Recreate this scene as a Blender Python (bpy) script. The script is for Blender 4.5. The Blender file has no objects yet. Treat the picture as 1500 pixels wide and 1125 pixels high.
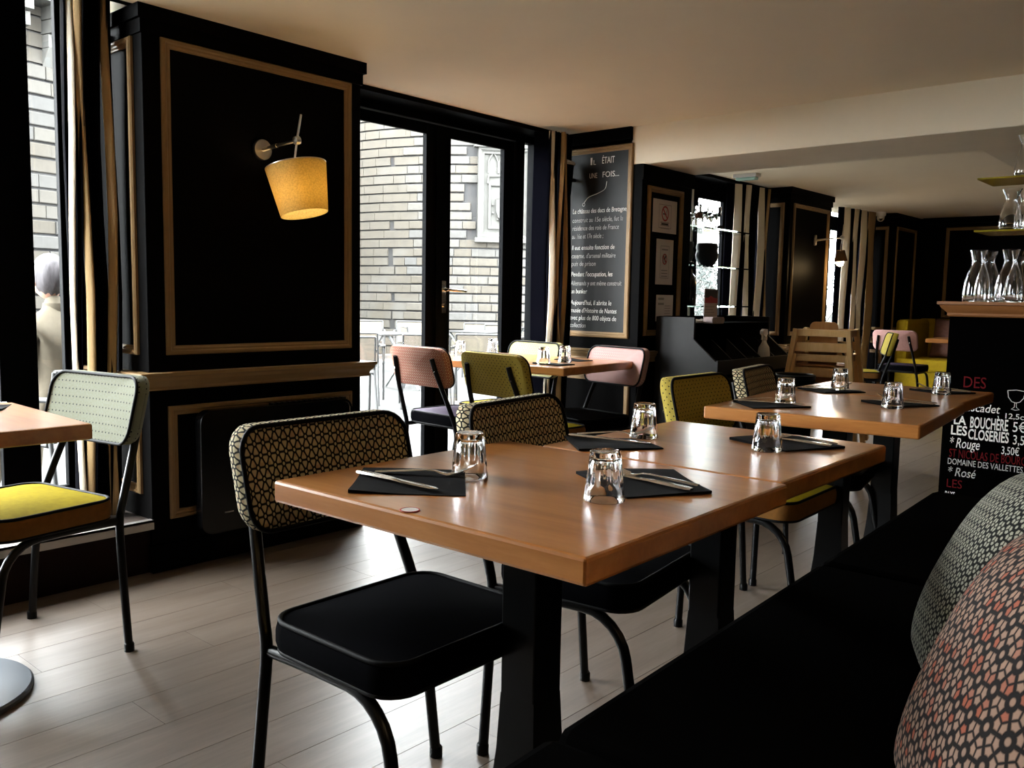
import bpy, math, random
from math import sin, cos, pi, radians as R, hypot, atan2
from mathutils import Vector, Matrix

random.seed(7)
SC = bpy.context.scene
COL = SC.collection

# ---------------------------------------------------------------- camera
cd = bpy.data.cameras.new('camera')
cam = bpy.data.objects.new('camera', cd)
COL.objects.link(cam)
SC.camera = cam
FPX, YAW, PITCH, ROLL, CAMH = 1285.17, .7192115, .0984555, -.0178066, 1.10
_f = Vector((cos(YAW)*cos(PITCH), sin(YAW)*cos(PITCH), -sin(PITCH)))
_r = Vector((sin(YAW), -cos(YAW), 0))
_d = _f.cross(_r)
_r2 = cos(ROLL)*_r + sin(ROLL)*_d
_d2 = -sin(ROLL)*_r + cos(ROLL)*_d
mw = Matrix((_r2, -_d2, -_f)).transposed().to_4x4()
mw.translation = (0, 0, CAMH)
cam.matrix_world = mw
cd.sensor_fit = 'HORIZONTAL'
cd.sensor_width = 36.0
cd.lens = 36.0*FPX/1500.0
cd.clip_start = .02
cd.clip_end = 300

# ---------------------------------------------------------------- light and exposure
SKY = 9.0
FILL_W = 34.0            # added fill lamps on the unseen bench wall, watts
w = bpy.data.worlds.new('overcast_sky')
SC.world = w
w.use_nodes = True
nt = w.node_tree
nt.nodes['Background'].inputs['Color'].default_value = (.93, .97, 1.0, 1)
nt.nodes['Background'].inputs['Strength'].default_value = SKY
SC.view_settings.view_transform = 'Standard'
SC.view_settings.look = 'None'
SC.view_settings.exposure = 2.25
SC.view_settings.gamma = 1.0
SC.view_settings.use_curve_mapping = False

def portal(x, y, z, sx, sz):
    l = bpy.data.lights.new('daylight_portal', 'AREA')
    l.shape = 'RECTANGLE'; l.size = sx; l.size_y = sz; l.energy = 1
    l.cycles.is_portal = True
    o = bpy.data.objects.new('daylight_portal', l); COL.objects.link(o)
    o.location = (x, y, z); o.rotation_euler = (R(-90), 0, 0)
portal(.45, 3.80, 1.3, 2.3, 2.1)
portal(3.55, 3.80, 1.15, 1.9, 2.0)
portal(6.4, 3.80, 1.2, 2.0, 1.9)
portal(9.3, 3.80, 1.25, 1.6, 1.9)

# ---------------------------------------------------------------- node and material helpers
class NG:
    def __init__(s, m):
        m.use_nodes = True
        s.t = m.node_tree; s.n = s.t.nodes; s.l = s.t.links
        s.b = s.n['Principled BSDF']
    def new(s, kind, **kw):
        nd = s.n.new(kind)
        for k, v in kw.items(): setattr(nd, k, v)
        return nd
    def put(s, sock, v):
        if isinstance(v, (int, float)): sock.default_value = v
        elif isinstance(v, (tuple, list)):
            sock.default_value = tuple(v) + ((1,) if len(v) == 3 and sock.type == 'RGBA' else ())
        else: s.l.new(v, sock)
    def math(s, op, a, b=None, c=None):
        nd = s.new('ShaderNodeMath', operation=op)
        s.put(nd.inputs[0], a)
        if b is not None: s.put(nd.inputs[1], b)
        if c is not None: s.put(nd.inputs[2], c)
        return nd.outputs[0]
    def vec(s, op, a, b=None, c=None):
        nd = s.new('ShaderNodeVectorMath', operation=op)
        s.put(nd.inputs[0], a)
        if b is not None: s.put(nd.inputs[1], b)
        if c is not None: s.put(nd.inputs[2], c)
        return nd.outputs['Value'] if op in ('DOT_PRODUCT', 'LENGTH', 'DISTANCE') else nd.outputs[0]
    def coord(s, which='Object'):
        return s.new('ShaderNodeTexCoord').outputs[which]
    def mapping(s, v, scale=(1, 1, 1), rot=(0, 0, 0), loc=(0, 0, 0)):
        nd = s.new('ShaderNodeMapping')
        s.l.new(v, nd.inputs[0])
        nd.inputs['Location'].default_value = loc
        nd.inputs['Rotation'].default_value = rot
        nd.inputs['Scale'].default_value = scale
        return nd.outputs[0]
    def noise(s, v, scale, detail=3, rough=.5, dist=0):
        nd = s.new('ShaderNodeTexNoise')
        s.l.new(v, nd.inputs['Vector'])
        nd.inputs['Scale'].default_value = scale; nd.inputs['Detail'].default_value = detail
        nd.inputs['Roughness'].default_value = rough; nd.inputs['Distortion'].default_value = dist
        return nd.outputs[0]
    def mix(s, fac, a, b):
        nd = s.new('ShaderNodeMix', data_type='RGBA')
        s.put(nd.inputs[0], fac); s.put(nd.inputs[6], a); s.put(nd.inputs[7], b)
        return nd.outputs[2]
    def ramp(s, fac, stops):
        nd = s.new('ShaderNodeValToRGB')
        s.l.new(fac, nd.inputs[0])
        e = nd.color_ramp.elements
        while len(e) < len(stops): e.new(.5)
        for el, (p, c) in zip(e, stops):
            el.position = p; el.color = tuple(c) + (1,)
        return nd.outputs[0]
    def step(s, v, lo, hi):
        nd = s.new('ShaderNodeMapRange', interpolation_type='SMOOTHSTEP')
        s.put(nd.inputs[0], v); nd.inputs[1].default_value = lo; nd.inputs[2].default_value = hi
        return nd.outputs[0]
    def bump(s, h, strength=.2, dist=.001):
        nd = s.new('ShaderNodeBump')
        nd.inputs['Strength'].default_value = strength; nd.inputs['Distance'].default_value = dist
        s.l.new(h, nd.inputs['Height']); s.l.new(nd.outputs[0], s.b.inputs['Normal'])

def mat(name, col=(.5, .5, .5), rough=.5, metal=0, spec=.5, **kw):
    m = bpy.data.materials.new(name)
    g = NG(m)
    g.b.inputs['Base Color'].default_value = tuple(col) + (1,)
    g.b.inputs['Roughness'].default_value = rough
    g.b.inputs['Metallic'].default_value = metal
    g.b.inputs['Specular IOR Level'].default_value = spec
    for k, v in kw.items(): g.b.inputs[k].default_value = v
    return m

def mat_mottle(name, c1, c2, scale, rough=.5, spec=.4, stretch=(1, 1, 1), bump=0, which='Object', detail=4):
    m = mat(name, c1, rough, spec=spec); g = NG(m)
    v = g.mapping(g.coord(which), scale=stretch)
    n = g.noise(v, scale, detail, .6)
    g.l.new(g.mix(g.step(n, .3, .7), c1, c2), g.b.inputs['Base Color'])
    if bump: g.bump(n, bump, .002)
    return m

def mat_wood(name, dark, mid, light, axis='X', scale=1.0, rough=.3, spec=.5, bump=.15, coat=0, coat_r=.32):
    m = mat(name, mid, rough, spec=spec); g = NG(m)
    st = {'X': (1.1, 11, 11), 'Y': (11, 1.1, 11), 'Z': (11, 11, 1.1)}[axis]
    oi = g.new('ShaderNodeObjectInfo')
    v = g.mapping(g.coord(), scale=tuple(a*scale for a in st))
    sh = g.new('ShaderNodeCombineXYZ'); g.l.new(g.math('MULTIPLY', oi.outputs['Random'], 40.), sh.inputs[0]); g.l.new(g.math('MULTIPLY', oi.outputs['Random'], 17.), sh.inputs[1])
    v = g.vec('ADD', v, sh.outputs[0])
    n1 = g.noise(v, .9, 5, .6, .6)
    n2 = g.noise(v, 5.0, 4, .7, .2)
    f = g.math('ADD', g.math('MULTIPLY', n1, .65), g.math('MULTIPLY', n2, .35))
    c = g.ramp(f, [(.30, dark), (.5, mid), (.70, light)])
    g.l.new(c, g.b.inputs['Base Color'])
    g.bump(n2, bump, .0008)
    if coat: g.b.inputs['Coat Weight'].default_value = coat; g.b.inputs['Coat Roughness'].default_value = coat_r
    return m

def hexcell(g, uv, sx, sy):
    """nearest centre of a hexagonal lattice: returns local vector, cell id vector; sx = pitch along u, sy = row pitch along v"""
    k = math.sqrt(3)/2
    p = g.mapping(uv, scale=(1/sx, k/sy, 0))
    s = (1.0, math.sqrt(3), 1.0); h = (.5, math.sqrt(3)/2, 0.0)
    def cell(off):
        q = g.vec('SUBTRACT', p, off)
        fr = g.vec('SUBTRACT', q, g.vec('SNAP', g.vec('ADD', q, h), s))
        return fr
    a = cell((0., 0., 0.)); b = cell(h)
    la = g.vec('DOT_PRODUCT', a, a); lb = g.vec('DOT_PRODUCT', b, b)
    sel = g.math('LESS_THAN', la, lb)
    mx = g.new('ShaderNodeMix', data_type='VECTOR')
    g.put(mx.inputs[0], sel); g.put(mx.inputs[4], b); g.put(mx.inputs[5], a)
    gv = mx.outputs[1]
    cid = g.vec('SUBTRACT', p, gv)
    return gv, cid

def mat_flower(name, light, line, accent=None, sx=.0195, sy=.0265, rough=.85, lw=1.0, petals=True):
    m = mat(name, light, rough, spec=.2); g = NG(m)
    uv = g.coord('UV')
    gv, cid = hexcell(g, uv, sx, sy)
    sep = g.new('ShaderNodeSeparateXYZ'); g.l.new(gv, sep.inputs[0])
    x, y = sep.outputs[0], sep.outputs[1]
    r = g.vec('LENGTH', gv)
    th = g.math('ARCTAN2', y, x)
    hexd = g.math('MAXIMUM', g.math('ABSOLUTE', x), g.vec('DOT_PRODUCT', g.vec('ABSOLUTE', gv), (.5, .8660254, 0.)))
    ring = g.math('SUBTRACT', 1.0, g.step(g.math('ABSOLUTE', g.math('SUBTRACT', r, .205)), .028*lw, .06*lw))
    spoke = g.math('SUBTRACT', 1.0, g.step(g.math('MULTIPLY', g.math('ABSOLUTE', g.math('SINE', g.math('MULTIPLY', th, 3.0))), g.math('MULTIPLY', r, .333)), .018*lw*(1 if petals else 1.5), .045*lw*(1 if petals else 1.5)))
    spoke = g.math('MULTIPLY', spoke, g.math('GREATER_THAN', r, .2))
    edge = g.step(hexd, .462-.03*(lw-1), .49)
    k = g.math('MAXIMUM', ring, spoke)
    if petals: k = g.math('MAXIMUM', k, edge)
    base = light
    ns = g.noise(g.vec('MULTIPLY', cid, (3.7, 5.3, 1.)), 1.0, 0)
    if accent:
        petal = g.math('MULTIPLY', g.math('GREATER_THAN', g.math('SINE', g.math('MULTIPLY', th, 3.0)), .0), g.math('GREATER_THAN', r, .26))
        fa = g.math('MULTIPLY', petal, g.step(ns, .46, .60))
        base = g.mix(g.math('MULTIPLY', fa, .85), light, accent)
    wv = g.noise(g.mapping(uv, scale=(1, 1, 0)), 900, 1)
    base = g.mix(g.math('MULTIPLY', wv, .25), base, tuple(c*.6 for c in light))
    g.l.new(g.mix(k, base, line), g.b.inputs['Base Color'])
    g.bump(wv, .25, .0006)
    return m

def mat_dots(name, base, dot, sx, sy, rad, stagger=True, base2=None, rough=.85):
    m = mat(name, base, rough, spec=.2); g = NG(m)
    uv = g.coord('UV')
    gv, cid = hexcell(g, uv, sx, sy)
    sep = g.new('ShaderNodeSeparateXYZ'); g.l.new(gv, sep.inputs[0])
    k = math.sqrt(3)/2
    ux = g.math('MULTIPLY', sep.outputs[0], sx); uy = g.math('MULTIPLY', sep.outputs[1], sy/k)
    r = g.math('SQRT', g.math('ADD', g.math('MULTIPLY', ux, ux), g.math('MULTIPLY', uy, uy)))
    d = g.math('SUBTRACT', 1.0, g.step(r, rad*.75, rad*1.2))
    b2 = base2 or tuple(c*.72 for c in base)
    wv = g.noise(g.mapping(uv, scale=(1, 1, 0)), 1400, 1)
    big = g.noise(g.mapping(uv, scale=(1, 1, 0)), 160, 2)
    bb = g.mix(g.step(g.math('ADD', g.math('MULTIPLY', wv, .5), g.math('MULTIPLY', big, .5)), .38, .62), base, b2)
    g.l.new(g.mix(d, bb, dot), g.b.inputs['Base Color'])
    g.bump(wv, .25, .0006)
    return m

def mat_pane(name):
    m = bpy.data.materials.new(name); m.use_nodes = True
    t = m.node_tree; t.nodes.clear()
    o = t.nodes.new('ShaderNodeOutputMaterial'); mx = t.nodes.new('ShaderNodeMixShader')
    tr = t.nodes.new('ShaderNodeBsdfTransparent'); gl = t.nodes.new('ShaderNodeBsdfGlossy'); lw = t.nodes.new('ShaderNodeLayerWeight')
    tr.inputs[0].default_value = (.97, .98, .975, 1); gl.inputs['Roughness'].default_value = .01
    lw.inputs[0].default_value = .5
    p = t.nodes.new('ShaderNodeMath'); p.operation = 'POWER'; p.inputs[1].default_value = 5
    q = t.nodes.new('ShaderNodeMath'); q.operation = 'MULTIPLY_ADD'; q.inputs[1].default_value = .9; q.inputs[2].default_value = .035
    t.links.new(lw.outputs['Facing'], p.inputs[0]); t.links.new(p.outputs[0], q.inputs[0])
    t.links.new(q.outputs[0], mx.inputs[0]); t.links.new(tr.outputs[0], mx.inputs[1]); t.links.new(gl.outputs[0], mx.inputs[2])
    t.links.new(mx.outputs[0], o.inputs[0])
    return m

def mat_glass(name, col=(1, 1, 1), rough=0.0, ior=1.47):
    m = mat(name, col, rough); b = m.node_tree.nodes['Principled BSDF']
    b.inputs['Transmission Weight'].default_value = 1.0; b.inputs['IOR'].default_value = ior
    return m

MT = {}
MT['black_wall'] = mat_mottle('black_wall_paint', (.0010, .0008, .0008), (.0015, .0012, .0012), 6, .55, .025)
MT['black_frame'] = mat('black_metal_frame', (.0016, .0018, .0022), .5, spec=.02)
MT['black_tube'] = mat('black_coated_steel', (.0012, .0012, .0014), .32, spec=.22)
MT['trim'] = mat_mottle('beige_trim_paint', (.27, .168, .075), (.245, .15, .066), 14, .45, .3)
MT['ceiling'] = mat_mottle('cream_ceiling_paint', (.86, .745, .565), (.84, .725, .55), 3, .8, .2)
MT['beam'] = mat_mottle('cream_beam_paint', (.83, .73, .57), (.80, .705, .55), 4, .8, .2)
MT['dark_room'] = mat('dark_room_paint', (.004, .0035, .003), .7, spec=.1)
MT['table_top'] = mat_wood('oak_table_top', (.27, .092, .020), (.39, .148, .034), (.49, .215, .062), 'Y', 1.3, .33, .4, .25, coat=.75, coat_r=.2)
MT['floor'] = mat_wood('greyed_oak_vinyl', (.075, .052, .037), (.118, .088, .067), (.165, .130, .104), 'X', 1.5, .36, .75, .10, coat=.3)
MT['floor_base'] = mat('floor_joint', (.06, .045, .035), .6)
MT['bench'] = mat('black_bench_fabric', (.0005, .0004, .0004), .95, spec=.01)
MT['seat_black'] = mat_mottle('black_velvet', (.0009, .0009, .0015), (.0013, .0013, .0021), 60, .95, .02)
MT['seat_purple'] = mat_mottle('purple_velvet', (.030, .018, .036), (.038, .024, .045), 60, .8, .2)
MT['seat_yellow'] = mat_mottle('yellow_velvet', (.22, .165, .003), (.185, .138, .003), 50, .9, .05)
MT['band_brown'] = mat_mottle('brown_seat_band', (.17, .072, .014), (.14, .06, .012), 50, .85, .15)
MT['piping'] = mat('black_piping', (.0012, .0012, .0014), .6, spec=.12)
MT['fab_flower'] = mat_flower('black_flower_fabric', (.56, .48, .30), (.004, .005, .005), (.46, .30, .18), petals=False, sx=.0215, sy=.0235, lw=1.75)
MT['fab_yellow'] = mat_dots('yellow_dotted_fabric', (.43, .335, .062), (.008, .006, .008), .0245, .0125, .0026, base2=(.33, .25, .042))
MT['fab_lemon'] = mat_dots('lemon_dotted_fabric', (.34, .32, .155), (.02, .017, .014), .020, .0125, .0018, base2=(.29, .27, .115))
MT['fab_mint'] = mat_dots('mint_dotted_fabric', (.175, .18, .14), (.003, .003, .010), .0165, .0245, .0026, base2=(.145, .15, .10))
MT['fab_red'] = mat_flower('red_star_fabric', (.58, .40, .30), (.26, .05, .03), None, .0155, .0155, lw=2.1, petals=False)
MT['fab_pink'] = mat_flower('pink_star_fabric', (.62, .46, .43), (.22, .08, .075), None, .0155, .0155, lw=2.0, petals=False)
MT['fab_plainpink'] = mat_mottle('plain_pink_fabric', (.46, .26, .24), (.42, .23, .21), 60, .85, .2)
MT['fab_olive'] = mat_mottle('plain_olive_fabric', (.33, .26, .03), (.28, .22, .025), 60, .85, .2)
MT['pil_white'] = mat_flower('white_cushion_fabric', (.26, .255, .20), (.0015, .0015, .0015), None, .0235, .027, lw=2.4)
MT['pil_red'] = mat_flower('red_cushion_fabric', (.26, .165, .120), (.004, .002, .002), (.27, .05, .02), .034, .039, lw=2.2)
MT['steel'] = mat('stainless_steel', (.72, .70, .67), .2, 1.0)
MT['chrome'] = mat('brushed_chrome', (.62, .56, .48), .28, 1.0)
MT['napkin'] = mat_mottle('black_paper_napkin', (.0045, .0042, .005), (.0062, .006, .0066), 90, .85, .08)
MT['pane'] = mat_pane('window_glass')
MT['glass'] = mat_glass('clear_glass')
MT['shelf_glass'] = mat_glass('green_edge_glass', (.80, .95, .88), .0)
MT['amber_glass'] = mat('yellow_tinted_glass', (.42, .33, .03), .08)
MT['amber_glass'].node_tree.nodes['Principled BSDF'].inputs['Transmission Weight'].default_value = .45
MT['stone_trim'] = mat('steel_nosing', (.42, .40, .38), .4, .6)
MT['riser'] = mat('dark_red_riser', (.009, .003, .0025), .6, spec=.08)
MT['platform'] = mat_wood('platform_wood', (.05, .035, .028), (.075, .055, .045), (.10, .075, .06), 'X', 1.5, .45)
MT['cream_cloth'] = mat_mottle('cream_curtain', (.80, .72, .58), (.74, .66, .52), 30, .85, .15, (6, 6, .3))
MT['tan_cloth'] = mat_mottle('tan_curtain', (.40, .27, .13), (.36, .24, .11), 30, .85, .15, (6, 6, .3))
for _k in ('cream_cloth', 'tan_cloth'):
    MT[_k].node_tree.nodes['Principled BSDF'].inputs['Transmission Weight'].default_value = 0
MT['navy_cloth'] = mat_mottle('navy_curtain', (.0012, .0012, .003), (.002, .002, .004), 30, .9, .02, (6, 6, .3))
MT['cornice_wood'] = mat_wood('orange_bar_wood', (.17, .06, .016), (.24, .092, .026), (.31, .13, .04), 'Y', 1.2, .35)
MT['station'] = mat_mottle('charcoal_laminate', (.011, .010, .0095), (.013, .012, .0115), 20, .5, .2)
MT['board'] = mat_mottle('chalkboard_slate', (.0105, .0105, .010), (.008, .008, .0076), 7, .5, .25)
MT['chalk'] = mat('white_chalk', (.72, .70, .66), .9, spec=.1)
MT['chalk_dim'] = mat('smeared_chalk', (.42, .41, .39), .9, spec=.1)
MT['chalk_red'] = mat('red_chalk', (.085, .005, .007), .9, spec=.1)
MT['paper'] = mat('white_paper', (.66, .60, .58), .8, spec=.2)
MT['paper_line'] = mat('grey_print', (.30, .27, .26), .8)
MT['red_ink'] = mat('red_ink', (.42, .05, .05), .7)
MT['black_ink'] = mat('black_ink', (.03, .025, .025), .7)
MT['white_plastic'] = mat('white_plastic', (.70, .68, .66), .4)
MT['beech'] = mat_wood('varnished_beech', (.60, .35, .13), (.72, .46, .19), (.80, .55, .27), 'Z', 1.2, .35)
MT['beech_orange'] = mat_wood('orange_plywood', (.30, .125, .03), (.38, .17, .045), (.45, .22, .07), 'Z', 1.2, .4)
MT['strap'] = mat('black_webbing', (.008, .008, .009), .8)
MT['mustard'] = mat_mottle('mustard_velvet', (.42, .28, .008), (.36, .235, .006), 30, .8, .2)
MT['cush_pink'] = mat_mottle('dusty_pink_cushion', (.25, .13, .105), (.21, .105, .09), 40, .85, .15)
MT['dark_glass'] = mat('dark_bottle_glass', (.006, .007, .006), .12)
MT['vase'] = mat_mottle('black_ceramic', (.006, .006, .007), (.010, .010, .010), 50, .5, .4, bump=.4)
MT['heater'] = mat('black_heater_panel', (.001, .001, .0012), .2, spec=.3)
MT['brown_bottle'] = mat('brown_cork', (.22, .09, .045), .6)
MT['sling_tan'] = mat_mottle('tan_sling', (0.110, 0.095, 0.076), (0.100, 0.086, 0.069), 40, .8, .2)
MT['sling_white'] = mat_mottle('grey_white_sling', (.025, .025, .0245), (.022, .022, .0215), 40, .8, .2)
MT['alu'] = mat('pale_aluminium', (.024, .024, .0235), .5, .1)
MT['table_white'] = mat('grey_white_table_top', (.026, .026, .0255), .5, spec=.1)
MT['grey_bar'] = mat('grey_steel_bar', (.17, .18, .18), .5, .4)
MT['terrace'] = mat_mottle('grey_terrace_paving', (.046, .045, .043), (.036, .0355, .034), 3, .8, .2)
MT['lawn'] = mat_mottle('dry_lawn', (0.062, 0.059, 0.024), (0.048, 0.048, 0.017), 2, .9, .1)
MT['hair'] = mat_mottle('grey_hair', (.10, .09, .095), (.055, .05, .053), 8, .7, .3, (6, 6, .7))
MT['skin'] = mat('skin', (.46, .25, .18), .5)
MT['jacket'] = mat_mottle('beige_jacket', (.10, .085, .062), (.09, .075, .054), 25, .9, .15)
MT['cloth_pale'] = mat_mottle('pale_folded_cloth', (.42, .34, .33), (.36, .29, .28), 30, .9, .1)
MT['blue_enamel'] = mat('blue_grey_enamel', (.20, .25, .34), .4)
MT['slate_blue'] = mat('blue_grey_slate', (0.038, 0.043, 0.048), .7)
MT['render_grey'] = mat('grey_render', (0.052, 0.048, 0.045), .8)
MT['bark'] = mat('pale_bark', (.028, .028, .026), .9)
MT['leaf'] = mat_mottle('hazy_leaf', (.030, .036, .034), (.042, .048, .045), 3, .9, .1)

def mat_stone():
    m = mat('castle_tuffeau', (0.071, 0.067, 0.059), .85, spec=.2); g = NG(m)
    oi = g.new('ShaderNodeObjectInfo')
    c = g.ramp(oi.outputs['Random'], [(0, (0.048, 0.042, 0.033)), (.3, (0.058, 0.052, 0.043)), (.6, (0.062, 0.058, 0.051)), (1, (0.053, 0.052, 0.050))])
    n = g.noise(g.coord('Object'), 5, 5, .65)
    n2 = g.noise(g.coord('Object'), 1.1, 2, .5)
    c = g.mix(g.math('MULTIPLY', g.step(n, .42, .75), .45), c, (0.036, 0.033, 0.030))
    c = g.mix(g.math('MULTIPLY', g.step(n2, .5, .75), .5), c, (0.069, 0.068, 0.065))
    g.l.new(c, g.b.inputs['Base Color'])
    g.bump(n, .5, .01)
    return m
MT['stone'] = mat_stone()
MT['stone_dimmed'] = MT['stone'].copy(); MT['stone_dimmed'].name = 'castle_stone_dimmed'  # same stone, colour darkened to offset the strong sky light on the left tower
for _n in MT['stone_dimmed'].node_tree.nodes:
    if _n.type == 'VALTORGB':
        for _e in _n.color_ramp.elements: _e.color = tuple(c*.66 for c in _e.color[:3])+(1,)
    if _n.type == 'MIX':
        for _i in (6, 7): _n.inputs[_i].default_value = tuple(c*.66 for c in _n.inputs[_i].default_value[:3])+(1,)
MT['slate_joint'] = mat_mottle('slate_course', (0.018, 0.018, 0.019), (0.026, 0.025, 0.024), 2.5, .8, .3)
MT['carved'] = mat_mottle('carved_limestone', (0.064, 0.063, 0.059), (0.056, 0.055, 0.050), 6, .85, .2, bump=.5)

def mat_shade(name, col, tr):
    m = bpy.data.materials.new(name); m.use_nodes = True
    g = NG(m); t = m.node_tree
    n = g.noise(g.mapping(g.coord('Object'), scale=(1, 1, 1)), 160, 3, .7)
    c = g.mix(g.step(n, .35, .7), col, tuple(a*.72 for a in col))
    df = g.new('ShaderNodeBsdfDiffuse'); tl = g.new('ShaderNodeBsdfTranslucent'); mx = g.new('ShaderNodeMixShader')
    g.l.new(c, df.inputs[0]); g.l.new(c, tl.inputs[0]); mx.inputs[0].default_value = tr
    g.l.new(df.outputs[0], mx.inputs[1]); g.l.new(tl.outputs[0], mx.inputs[2])
    g.l.new(mx.outputs[0], g.n['Material Output'].inputs[0])
    return m
MT['shade'] = mat_shade('linen_lamp_shade', (.66, .50, .20), .55)
MT['bulb'] = mat('lit_bulb', (1, .9, .7), .5)
MT['bulb'].node_tree.nodes['Principled BSDF'].inputs['Emission Color'].default_value = (1, .80, .50, 1)
MT['bulb'].node_tree.nodes['Principled BSDF'].inputs['Emission Strength'].default_value = 6
MT['shade_dark'] = mat_shade('dark_shade', (.10, .055, .022), .3)
MT['led'] = mat('green_led_window', (.40, .62, .55), .2)

# ---------------------------------------------------------------- mesh helpers
class MB:
    def __init__(s): s.v = []; s.f = []; s.uv = {}; s.fm = {}
    def box(s, x0, x1, y0, y1, z0, z1):
        b = len(s.v)
        s.v += [(x, y, z) for z in (z0, z1) for y in (y0, y1) for x in (x0, x1)]
        s.f += [tuple(b+i for i in q) for q in ((0, 2, 3, 1), (4, 5, 7, 6), (0, 1, 5, 4), (2, 6, 7, 3), (0, 4, 6, 2), (1, 3, 7, 5))]
        return s
    def obox(s, c, ux, uy, uz):
        """box from centre and three half-extent vectors"""
        c, ux, uy, uz = Vector(c), Vector(ux), Vector(uy), Vector(uz)
        b = len(s.v)
        s.v += [tuple(c+i*ux+j*uy+k*uz) for k in (-1, 1) for j in (-1, 1) for i in (-1, 1)]
        s.f += [tuple(b+i for i in q) for q in ((0, 2, 3, 1), (4, 5, 7, 6), (0, 1, 5, 4), (2, 6, 7, 3), (0, 4, 6, 2), (1, 3, 7, 5))]
        return s
    def bar(s, p, q, wd, th, up=(0, 0, 1)):
        p, q = Vector(p), Vector(q); d = (q-p)
        a = d.normalized().cross(Vector(up))
        if a.length < 1e-4: a = Vector((1, 0, 0))
        a.normalize(); n = a.cross(d.normalized())
        return s.obox((p+q)/2, d/2, a*wd/2, n*th/2)
    def tube(s, pts, r, seg=10, caps=True, closed=False):
        pts = [Vector(p) for p in pts]; n = len(pts)
        rs = r if isinstance(r, (list, tuple)) else [r]*n
        b = len(s.v); prev = None
        for i, p in enumerate(pts):
            if closed: t = pts[(i+1) % n]-pts[i-1]
            else: t = pts[min(i+1, n-1)]-pts[max(i-1, 0)]
            t.normalize()
            if prev is None:
                a = t.cross(Vector((0, 0, 1)))
                if a.length < .05: a = t.cross(Vector((0, 1, 0)))
            else: a = prev-t*prev.dot(t)
            a.normalize(); prev = a; c = t.cross(a)
            for k in range(seg):
                th = 2*pi*k/seg
                s.v.append(tuple(p+(a*cos(th)+c*sin(th))*rs[i]))
        m = n if closed else n-1
        for i in range(m):
            for k in range(seg):
                i2 = (i+1) % n; k2 = (k+1) % seg
                s.f.append((b+i*seg+k, b+i*seg+k2, b+i2*seg+k2, b+i2*seg+k))
        if caps and not closed:
            s.f.append(tuple(b+k for k in range(seg))[::-1])
            s.f.append(tuple(b+(n-1)*seg+k for k in range(seg)))
        return s
    def lathe(s, prof, seg=24, c=(0, 0, 0), fn=None, close=False):
        """profile of (r, z); fn(r, z, theta) -> r"""
        b = len(s.v); n = len(prof)
        for r, z in prof:
            for k in range(seg):
                th = 2*pi*k/seg; rr = fn(r, z, th) if fn else r
                s.v.append((c[0]+rr*cos(th), c[1]+rr*sin(th), c[2]+z))
        m = n if close else n-1
        for i in range(m):
            j = (i+1) % n
            for k in range(seg):
                k2 = (k+1) % seg
                s.f.append((b+i*seg+k, b+i*seg+k2, b+j*seg+k2, b+j*seg+k))
        return s
    def prism(s, poly, a0, a1, axis='Z', fr=None):
        """2-D polygon extruded; axis Z: (x,y), axis Y: (x,z), axis X: (y,z); or fr = (origin, u, v, w)"""
        b = len(s.v); n = len(poly)
        for a in (a0, a1):
            for p, q in poly:
                if fr:
                    o, u, v, w_ = fr
                    s.v.append(tuple(Vector(o)+Vector(u)*p+Vector(v)*q+Vector(w_)*a))
                else: s.v.append({'Z': (p, q, a), 'Y': (p, a, q), 'X': (a, p, q)}[axis])
        s.f.append(tuple(b+i for i in range(n))[::-1]); s.f.append(tuple(b+n+i for i in range(n)))
        for i in range(n):
            j = (i+1) % n
            s.f.append((b+i, b+j, b+n+j, b+n+i))
        return s
    def grid(s, pts):
        """pts[i][j] surface"""
        b = len(s.v); m = len(pts[0])
        for row in pts: s.v += [tuple(p) for p in row]
        for i in range(len(pts)-1):
            for j in range(m-1):
                s.f.append((b+i*m+j, b+i*m+j+1, b+(i+1)*m+j+1, b+(i+1)*m+j))
        return s
    def build(s, name, m, parent=None, loc=(0, 0, 0), rot=(0, 0, 0), smooth=None, bevel=0, fix=True):
        me = bpy.data.meshes.new(name)
        me.from_pydata(s.v, [], s.f)
        if s.uv:
            ul = me.uv_layers.new(name='uv')
            for lp in me.loops:
                ul.data[lp.index].uv = s.uv.get(lp.vertex_index, (0, 0))
        ms = m if isinstance(m, (list, tuple)) else [m]
        for q in ms: me.materials.append(MT[q] if isinstance(q, str) else q)
        for i, k in s.fm.items(): me.polygons[i].material_index = k
        if fix:
            import bmesh
            bm = bmesh.new(); bm.from_mesh(me)
            bmesh.ops.recalc_face_normals(bm, faces=bm.faces); bm.to_mesh(me); bm.free()
        if smooth:
            for p in me.polygons: p.use_smooth = True
            me.set_sharp_from_angle(angle=R(smooth))
        me.update()
        o = bpy.data.objects.new(name, me); COL.objects.link(o)
        o.location = loc; o.rotation_euler = rot
        if parent: o.parent = parent
        if bevel:
            b = o.modifiers.new('edge', 'BEVEL'); b.width = bevel; b.segments = 2; b.limit_method = 'ANGLE'; b.angle_limit = R(40)
        return o

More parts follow.
